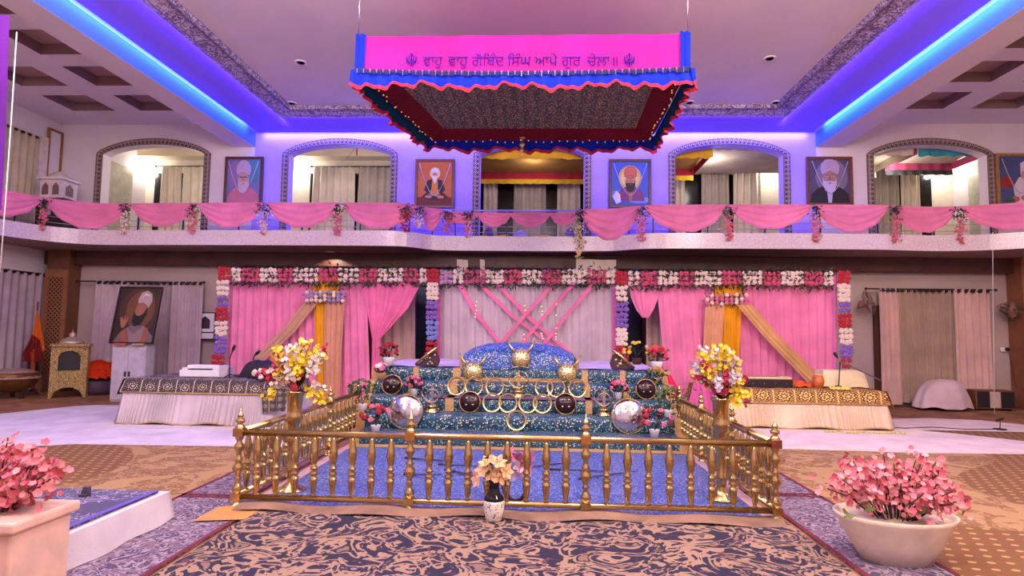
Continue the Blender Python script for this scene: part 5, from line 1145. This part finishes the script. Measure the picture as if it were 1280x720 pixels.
def fan(label, c, rz, tilt, R=.3):
    t = thing('wall_fan', label, 'fan', c); mt = Matrix.Translation(c) @ Matrix.Rotation(rz, 4, 'Z') @ Matrix.Rotation(tilt, 4, 'X')
    m = MB()
    for r_, y in ((R, 0), (R*.75, -.06), (R*.4, -.085), (R*.75, .06), (R*.4, .08)): m.tube([(r_*cos(k*PI/12), y, r_*sin(k*PI/12)) for k in range(24)], .006, 4, True)
    for k in range(20): a_ = k*PI/10; m.tube([(R*f*cos(a_), y, R*f*sin(a_)) for f, y in ((.1, -.09), (.4, -.085), (.75, -.06), (1, 0), (.75, .06), (.3, .08))], .003, 3)
    m.xf(mt).build('cage', M((150, 120, 110), .4, .5), t)
    for k in range(4):
        a_ = k*PI/2; MB().poly([(r_*cos(a_+o), -.02+.04*o, r_*sin(a_+o)) for r_, o in ((.06, 0), (R*.6, -.3), (R*.88, -.1), (R*.88, .4), (R*.5, .55))]).xf(mt).build('blade', M((120, 96, 90), .4), t)
    MB().lathe([(.03, -.1), (.06, -.08), (.07, .05), (.09, .08), (.08, .2), (.03, .24)], (0, 0, 0), 14, ax='y').xf(mt).build('motor', M((170, 120, 100), .4), t)
    MB().tube([mt @ Vector((0, .18, 0)), mt @ Vector((0, .26, -.06)), (c[0]+.06, 14.98, c[2]-.02)], .02, 6).build('bracket', M((150, 110, 96), .4), t)
fan('wall fan turned sideways right of the flower column', at(1086, 378, 14.5), .9, -.3)
fan('wall fan by the brown pillar at the far right', at(1266, 385, 14.5), -.35, -1.2)
wire([at(1241, 290, 13.2), at(1241, 360, 13.25), (at(1241, 420, 13.3).x, 13.3, 1.2), (at(1241, 470, 13.3).x, 13.3, .05)], 'thin white cable hanging from the balcony on the right', .006, white)
wire([at(21, 40, 6.0), at(14, 150, 6.0), at(7, 250, 6.0), at(0, 340, 6.0)], 'thin white cable hanging down at the far left', .006, white)
drapeobj('purple_banner', [(-30, 20), (-30, 150), (-30, 262)], [(13, 20), (8, 150), (1, 262)], 5.0, 1, cloth((110, 40, 150)), 'purple banner edge hanging at the far left', 'banner')
# lantern shrine on the balcony
lx, ly = at(73, 245, 14.0).x, 14.0; zb = at(73, 250, 14.0).z
t = thing('shrine_stand', 'dark carved stand under the white lantern shrine on the balcony', 'stand', (lx, ly, FZ)); MB().box(lx-.36, lx+.36, ly-.25, ly+.3, zb-.05, zb).build('top', darkwood, t)
for sx in (-.32, .32):
    for sy in (-.2, .25): MB().box(lx+sx-.03, lx+sx+.03, ly+sy-.03, ly+sy+.03, FZ, zb-.05).build('leg', darkwood, t)
MB().box(lx-.3, lx+.3, ly-.15, ly+.2, FZ+.05, FZ+.4).build('lower_box', M((50, 34, 40), .5), t)
t = thing('lantern_shrine', 'small white lantern shaped shrine with arched windows on the balcony', 'shrine', (lx, ly, zb)); MB().box(lx-.27, lx+.27, ly-.25, ly+.25, zb, zb+.45).build('body', M((220, 206, 206), .6), t, bev=.01)
MB().box(lx-.33, lx+.33, ly-.31, ly+.31, zb+.45, zb+.5).lathe([(.26, zb+.5), (.22, zb+.58), (.12, zb+.66), (.05, zb+.7)], (lx, ly, 0), 4, PI/4).build('roof', M((226, 214, 212), .6), t)
for k, x_ in enumerate((lx-.13, lx+.13)): MB().prism([(x_-.08, ly-.256, zb+.08), (x_+.08, ly-.256, zb+.08), (x_+.08, ly-.256, zb+.28), (x_, ly-.256, zb+.38), (x_-.08, ly-.256, zb+.28)], (0, .004, 0)).build('arched_window', M((120, 84, 90), .5), t)
MB().prism([(lx+.272, ly-.12, zb+.08), (lx+.272, ly+.12, zb+.08), (lx+.272, ly+.12, zb+.28), (lx+.272, ly, zb+.38), (lx+.272, ly-.12, zb+.28)], (.004, 0, 0)).build('arched_window', M((120, 84, 90), .5), t)
# ------------------------------------------------------------------ corridor behind the arches
cu1 = cloth((222, 210, 192)); cu2 = cloth((176, 164, 152))
U = lambda px, Y=18.2: at(px, 240, Y).x
def win(n, p0, p1): S(MB().box(U(p0, 18.45), U(p1, 18.45), 18.4, 18.48, 4.3, 6.55).build('window_%d' % n, M((22, 20, 24), .15)))
for n, (a, b) in enumerate(((194, 262), (388, 500), (592, 738), (838, 950), (1090, 1163))): win(n+2, a, b)
for p0, p1, mt, l in ((201, 226, cu1, 'left panel in the leftmost arch'), (228, 258, cu1, 'right panel in the leftmost arch'), (391, 443, cu1, 'left panel in the second arch'), (448, 495, cu2, 'right panel in the second arch'), (605, 622, cu1, 'left panel in the middle arch'), (643, 682, cu2, 'centre panel in the middle arch'), (697, 725, cu1, 'right panel in the middle arch'), (838, 856, cu1, 'left panel in the fourth arch'), (877, 911, cu2, 'centre panel in the fourth arch'), (917, 951, cu1, 'right panel in the fourth arch'), (1090, 1124, cu2, 'left panel in the rightmost arch'), (1126, 1150, cu1, 'right panel in the rightmost arch')):
    curtain((U(p0), 18.2, 0), (U(p1), 18.2, 0), 4.0, 6.7, max(3, (p1-p0)//8), mt, 'window_curtain', 'gallery window curtain, '+l, amp=.05, flare=.08, grommet=False)
for a, b, l in ((193, 262, 'leftmost'), (388, 497, 'second'), (876, 954, 'fourth'), (1112, 1158, 'rightmost')): rod((U(a), 18.2), (U(b), 18.2), 6.72, 'curtain rod inside the %s arch' % l)
curtain((XL+.12, 15.6, 0), (XL+.12, 16.5, 0), 4.0, 6.6, 4, cu1, 'window_curtain', 'gallery side wall curtain at the left inside the leftmost arch', amp=.04, grommet=False)
curtain((XR-.12, 16.6, 0), (XR-.12, 15.6, 0), 4.0, 6.6, 4, cu2, 'window_curtain', 'gallery side wall curtain at the right inside the rightmost arch', amp=.04, grommet=False)
S(MB().box(XL, XL+.05, 16.7, 17.8, 4.2, 6.5).build('window_8', M((196, 190, 174), .4))); S(MB().box(XR-.05, XR, 16.7, 17.8, 4.2, 6.3).build('window_9', M((196, 190, 174), .4)))
goldC = cloth((240, 190, 50)); redC = cloth((196, 50, 74)); turq = cloth((70, 170, 190)); whC = cloth((236, 224, 206)); pkst = cloth((206, 90, 130))
def gcanopy(label, x0, x1, y0, y1, z, drop, front, lin_, band, fr_):
    t = thing('gallery_canopy', label, 'canopy', ((x0+x1)/2, (y0+y1)/2, z)); W_ = x1-x0
    MB().sheet(int(W_*22), 4, lambda u, v: Vector((x0+W_*u, y0-.02+.03*v*sin(u*W_*22), z-drop*v*(1+.06*sin(u*30))))).build('front_fringe', front, t)
    MB().sheet(12, 10, lambda u, v: Vector((x0+W_*u, y0+(y1-y0)*v, z-.02+.05*sin(PI*v)))).build('ceiling_cloth', lin_, t)
    if band:
        MB().sheet(int(W_*14), 4, lambda u, v: Vector((x0+W_*u, y1+.015*sin(u*W_*20), z-.0-.24*v))).build('back_band', band, t)
        MB().sheet(int(W_*22), 3, lambda u, v: Vector((x0+W_*u, y1-.03+.03*v*sin(u*W_*24), z-.22-.14*v))).build('back_fringe', fr_, t)
        for xs in (x0, x1): MB().sheet(20, 4, lambda u, v: Vector((xs, y0+(y1-y0)*u, z-.2*v))).build('side_band', band, t)
gcanopy('gold fringed canopy with crimson band inside the middle arch', -2.2, 2.2, 15.45, 17.7, 6.42, .26, goldC, cloth((176, 130, 70)), redC, goldC)
gcanopy('gold fringed canopy corner with red band at the left of the fourth arch', 2.8, 4.45, 15.45, 17.4, 6.46, .28, goldC, cloth((176, 130, 70)), redC, goldC)
gcanopy('white net canopy across the fourth arch', 4.5, 7.4, 15.45, 17.9, 6.48, .1, whC, cloth((206, 190, 180)), None, None)
gcanopy('white scalloped canopy at the left of the rightmost arch', 7.7, 9.5, 15.45, 17.2, 6.5, .24, whC, cloth((206, 192, 172)), cloth((206, 192, 172)), whC)
gcanopy('turquoise and pink striped canopy at the right of the rightmost arch', 9.6, 11.4, 15.45, 16.9, 6.5, .26, turq, whC, pkst, M((60, 60, 66), .7))
t = thing('ceiling_lamp_hook', 'red brown hanging hook and wire under the second arch ceiling', 'hook', at(445, 195, 16.5)); MB().tube([at(446, 183, 16.5), at(446, 196, 16.5)], .02, 6).build('stem', M((150, 60, 50), .5), t); MB().tube([at(445, 184, 16.5), at(433, 198, 16.5)], .006, 5).build('wire', black, t)
# low bench with folded cloths in the middle arch
t = thing('low_bench', 'low bench with folded orange cloths in the middle gallery arch', 'bench', (-.2, 15.7, FZ)); MB().box(-1.5, 1.2, 15.5, 16.2, FZ+.1, FZ+.16).build('top', M((60, 30, 34), .6), t)
for x_ in (-1.4, 1.1): MB().box(x_-.04, x_+.04, 15.55, 16.15, FZ, FZ+.1).build('leg', darkwood, t)
for a, b, z, mt, nm, l in ((599, 611, .1, goldC, 'folded_cloth', 'folded orange cloth, leftmost on the gallery bench'), (613, 641, .1, goldC, 'folded_cloth', 'wide folded orange cloth left of the white bundle'), (660, 696, .1, goldC, 'folded_cloth', 'wide folded orange cloth right of the white bundle'), (698, 712, .1, goldC, 'folded_cloth', 'folded orange cloth, rightmost on the gallery bench'), (642, 659, .2, cloth((206, 190, 206)), 'cloth_bundle', 'white cloth bundle in the middle of the gallery bench'), (604, 618, .3, cloth((150, 130, 200)), 'cloth_bundle', 'lavender cloth bundle above the left folded orange cloths'), (706, 719, .3, cloth((150, 130, 200)), 'cloth_bundle', 'lavender cloth bundle above the right folded orange cloth')):
    Yb = 15.65 if nm == 'folded_cloth' or z == .2 else 15.95; xa, xb = at(a, 290, Yb).x, at(b, 290, Yb).x
    tag(MB().sheet(12, 12, lambda u, v: Vector((xa+(xb-xa)*u, Yb-.1+.28*v, FZ+.163+(z*1.3)*(sin(PI*u)*sin(PI*v))**.35*(1+.06*sin(u*13)) if 0 < u < 1 and 0 < v < 1 else FZ+.163))).build(nm, mt), l, 'cloth')
# ------------------------------------------------------------------ lamps
lampE = glow((255, 236, 214), 8); lampOff = M((236, 222, 226), .4)
def downlight(p, label, lit=False):
    t = thing('downlight', label, 'light', p); MB().lathe([(.11, -.012), (.12, 0), (.08, 0), (.075, -.012)], p, 20).build('trim_ring', white, t); MB().lathe([(.075, -.006), (.075, -.002)], p, 18).build('lens', lampE if lit else lampOff, t)
for px, py, l in ((376, 78, 'nearest on the left half of the white ceiling'), (365, 129, 'far left corner of the white ceiling'), (470, 129, 'by the left edge of the blue canopy'), (862, 128, 'by the right edge of the blue canopy'), (970, 128, 'far right corner of the white ceiling'), (962, 73, 'nearest on the right half of the white ceiling')):
    p = atz(px, py, 6.815); downlight((p.x, p.y, 6.815), 'round ceiling downlight, '+l)
p = atz(417, 316, SZ-.005); downlight((p.x, 14.5, SZ-.005), 'lit round downlight under the balcony left of centre', True)
def lamp(kind, loc, energy, col, size=.2, rot=None, **kw):
    l = bpy.data.lights.new('lamp', kind); l.energy = energy; l.color = tuple(c/255 for c in col)
    if kind == 'AREA': l.shape = 'RECTANGLE'; l.size = size[0]; l.size_y = size[1]
    else: l.shadow_soft_size = size
    for k, v in kw.items(): setattr(l, k, v)
    o = bpy.data.objects.new('lamp', l); C.objects.link(o); o.location = loc
    if rot: o.rotation_euler = rot
    return o
lamp('SPOT', (p.x, 14.45, SZ-.04), 60, (255, 220, 170), .05, None, spot_size=2.4)
for px, Yl, l in ((180, 18.2, 'leftmost'), (374, 18.2, 'second'), (963, 18.2, 'fourth'), (1174, 18.2, 'rightmost')):
    q = at(px, 208, Yl); downlight((q.x, Yl, 6.99), 'lit gallery ceiling downlight seen through the %s arch' % l, True); lamp('POINT', (q.x, Yl-.15, 6.6), 36, (255, 238, 206), .08)
for x_ in (-10, -5.2, -.2, 4.7, 9.6): lamp('POINT', (x_, 16.6, 6.2), 48 if abs(x_) > 1 else 26, (255, 232, 204), .3)
# unseen lamps out of view for the general hall light
K = .6
for x_, y_, z_, e, col in ((-4.5, .5, 5.4, 420, (255, 214, 232)), (4.5, .5, 5.4, 600, (255, 202, 160)), (-5, 3.4, 5.6, 330, (255, 212, 230)), (5, 3.4, 5.6, 560, (255, 198, 158)), (0, 1.5, 5.4, 420, (255, 220, 212))):
    lamp('POINT', (x_, y_, z_), e*.92, col, .35)  # hung below the ceiling so that it is brightened too
for x_, e, col in ((-10.3, 150, (255, 214, 214)), (10.2, 170, (255, 206, 190))): lamp('AREA', (x_, 7.0, 6.85), e*K, col, (1.2, 3))
for x_ in (-2.8, 2.2): lamp('AREA', (x_, 4.6, 4.7), 95, (255, 210, 226), (.6, .6), (math.radians(180-22), 0, 0), spread=math.radians(95))  # uplights added without fixtures to brighten the centre ceiling
# unseen area lights aimed at the stage and backdrop
lamp('AREA', (-4.5, 5, 6.6), 330*K, (255, 184, 225), (.6, .6), (math.radians(45), 0, 0)); lamp('AREA', (4.5, 5, 6.6), 400*K, (255, 186, 180), (.6, .6), (math.radians(45), 0, 0))
lamp('AREA', (-.2, 4.5, 6.6), 240*K, (255, 214, 220), (.8, .8), (math.radians(40), 0, 0))
# LED wash lights tucked behind the cove lips
def blue(loc, e, size, rot, c=(.085, .03, 1)):
    o = lamp('AREA', loc, e, (0, 0, 0), size, rot); o.data.color = c
D = math.radians
blue((bx0+.12, 6, 6.69), 150, (.03, 17), (0, D(62), 0), (.05, .16, 1)); blue((bx1-.12, 6, 6.69), 190, (.03, 17), (0, D(-62), 0), (.05, .2, 1)); blue(((bx0+bx1)/2, WY-.12, 6.69), 620, (13.8, .03), (D(22), 0, 0), (.06, .05, 1))
for x_ in (bx0+1.05, bx1-1.05): blue((x_, 6, 6.62), 60, (.06, 17), (0, math.radians(180), 0))
blue(((bx0+bx1)/2, WY-1.05, 6.62), 60, (11.8, .06), (math.radians(180), 0, 0))
for x_ in (bx0+1.1, bx1-1.1): blue((x_, 6, 6.73), 9, (.02, 17), (0, D(180), 0), (.04, .3, 1))
blue(((bx0+bx1)/2, WY-1.1, 6.73), 8, (11.8, .02), (D(180), 0, 0), (.04, .3, 1))
wd = bpy.data.worlds.new('world'); bpy.context.scene.world = wd; wd.use_nodes = True; wd.node_tree.nodes['Background'].inputs[0].default_value = (.55, .42, .45, 1); wd.node_tree.nodes['Background'].inputs[1].default_value = .24
vs = bpy.context.scene.view_settings; vs.view_transform = 'Standard'; vs.look = 'None'; vs.exposure = 0
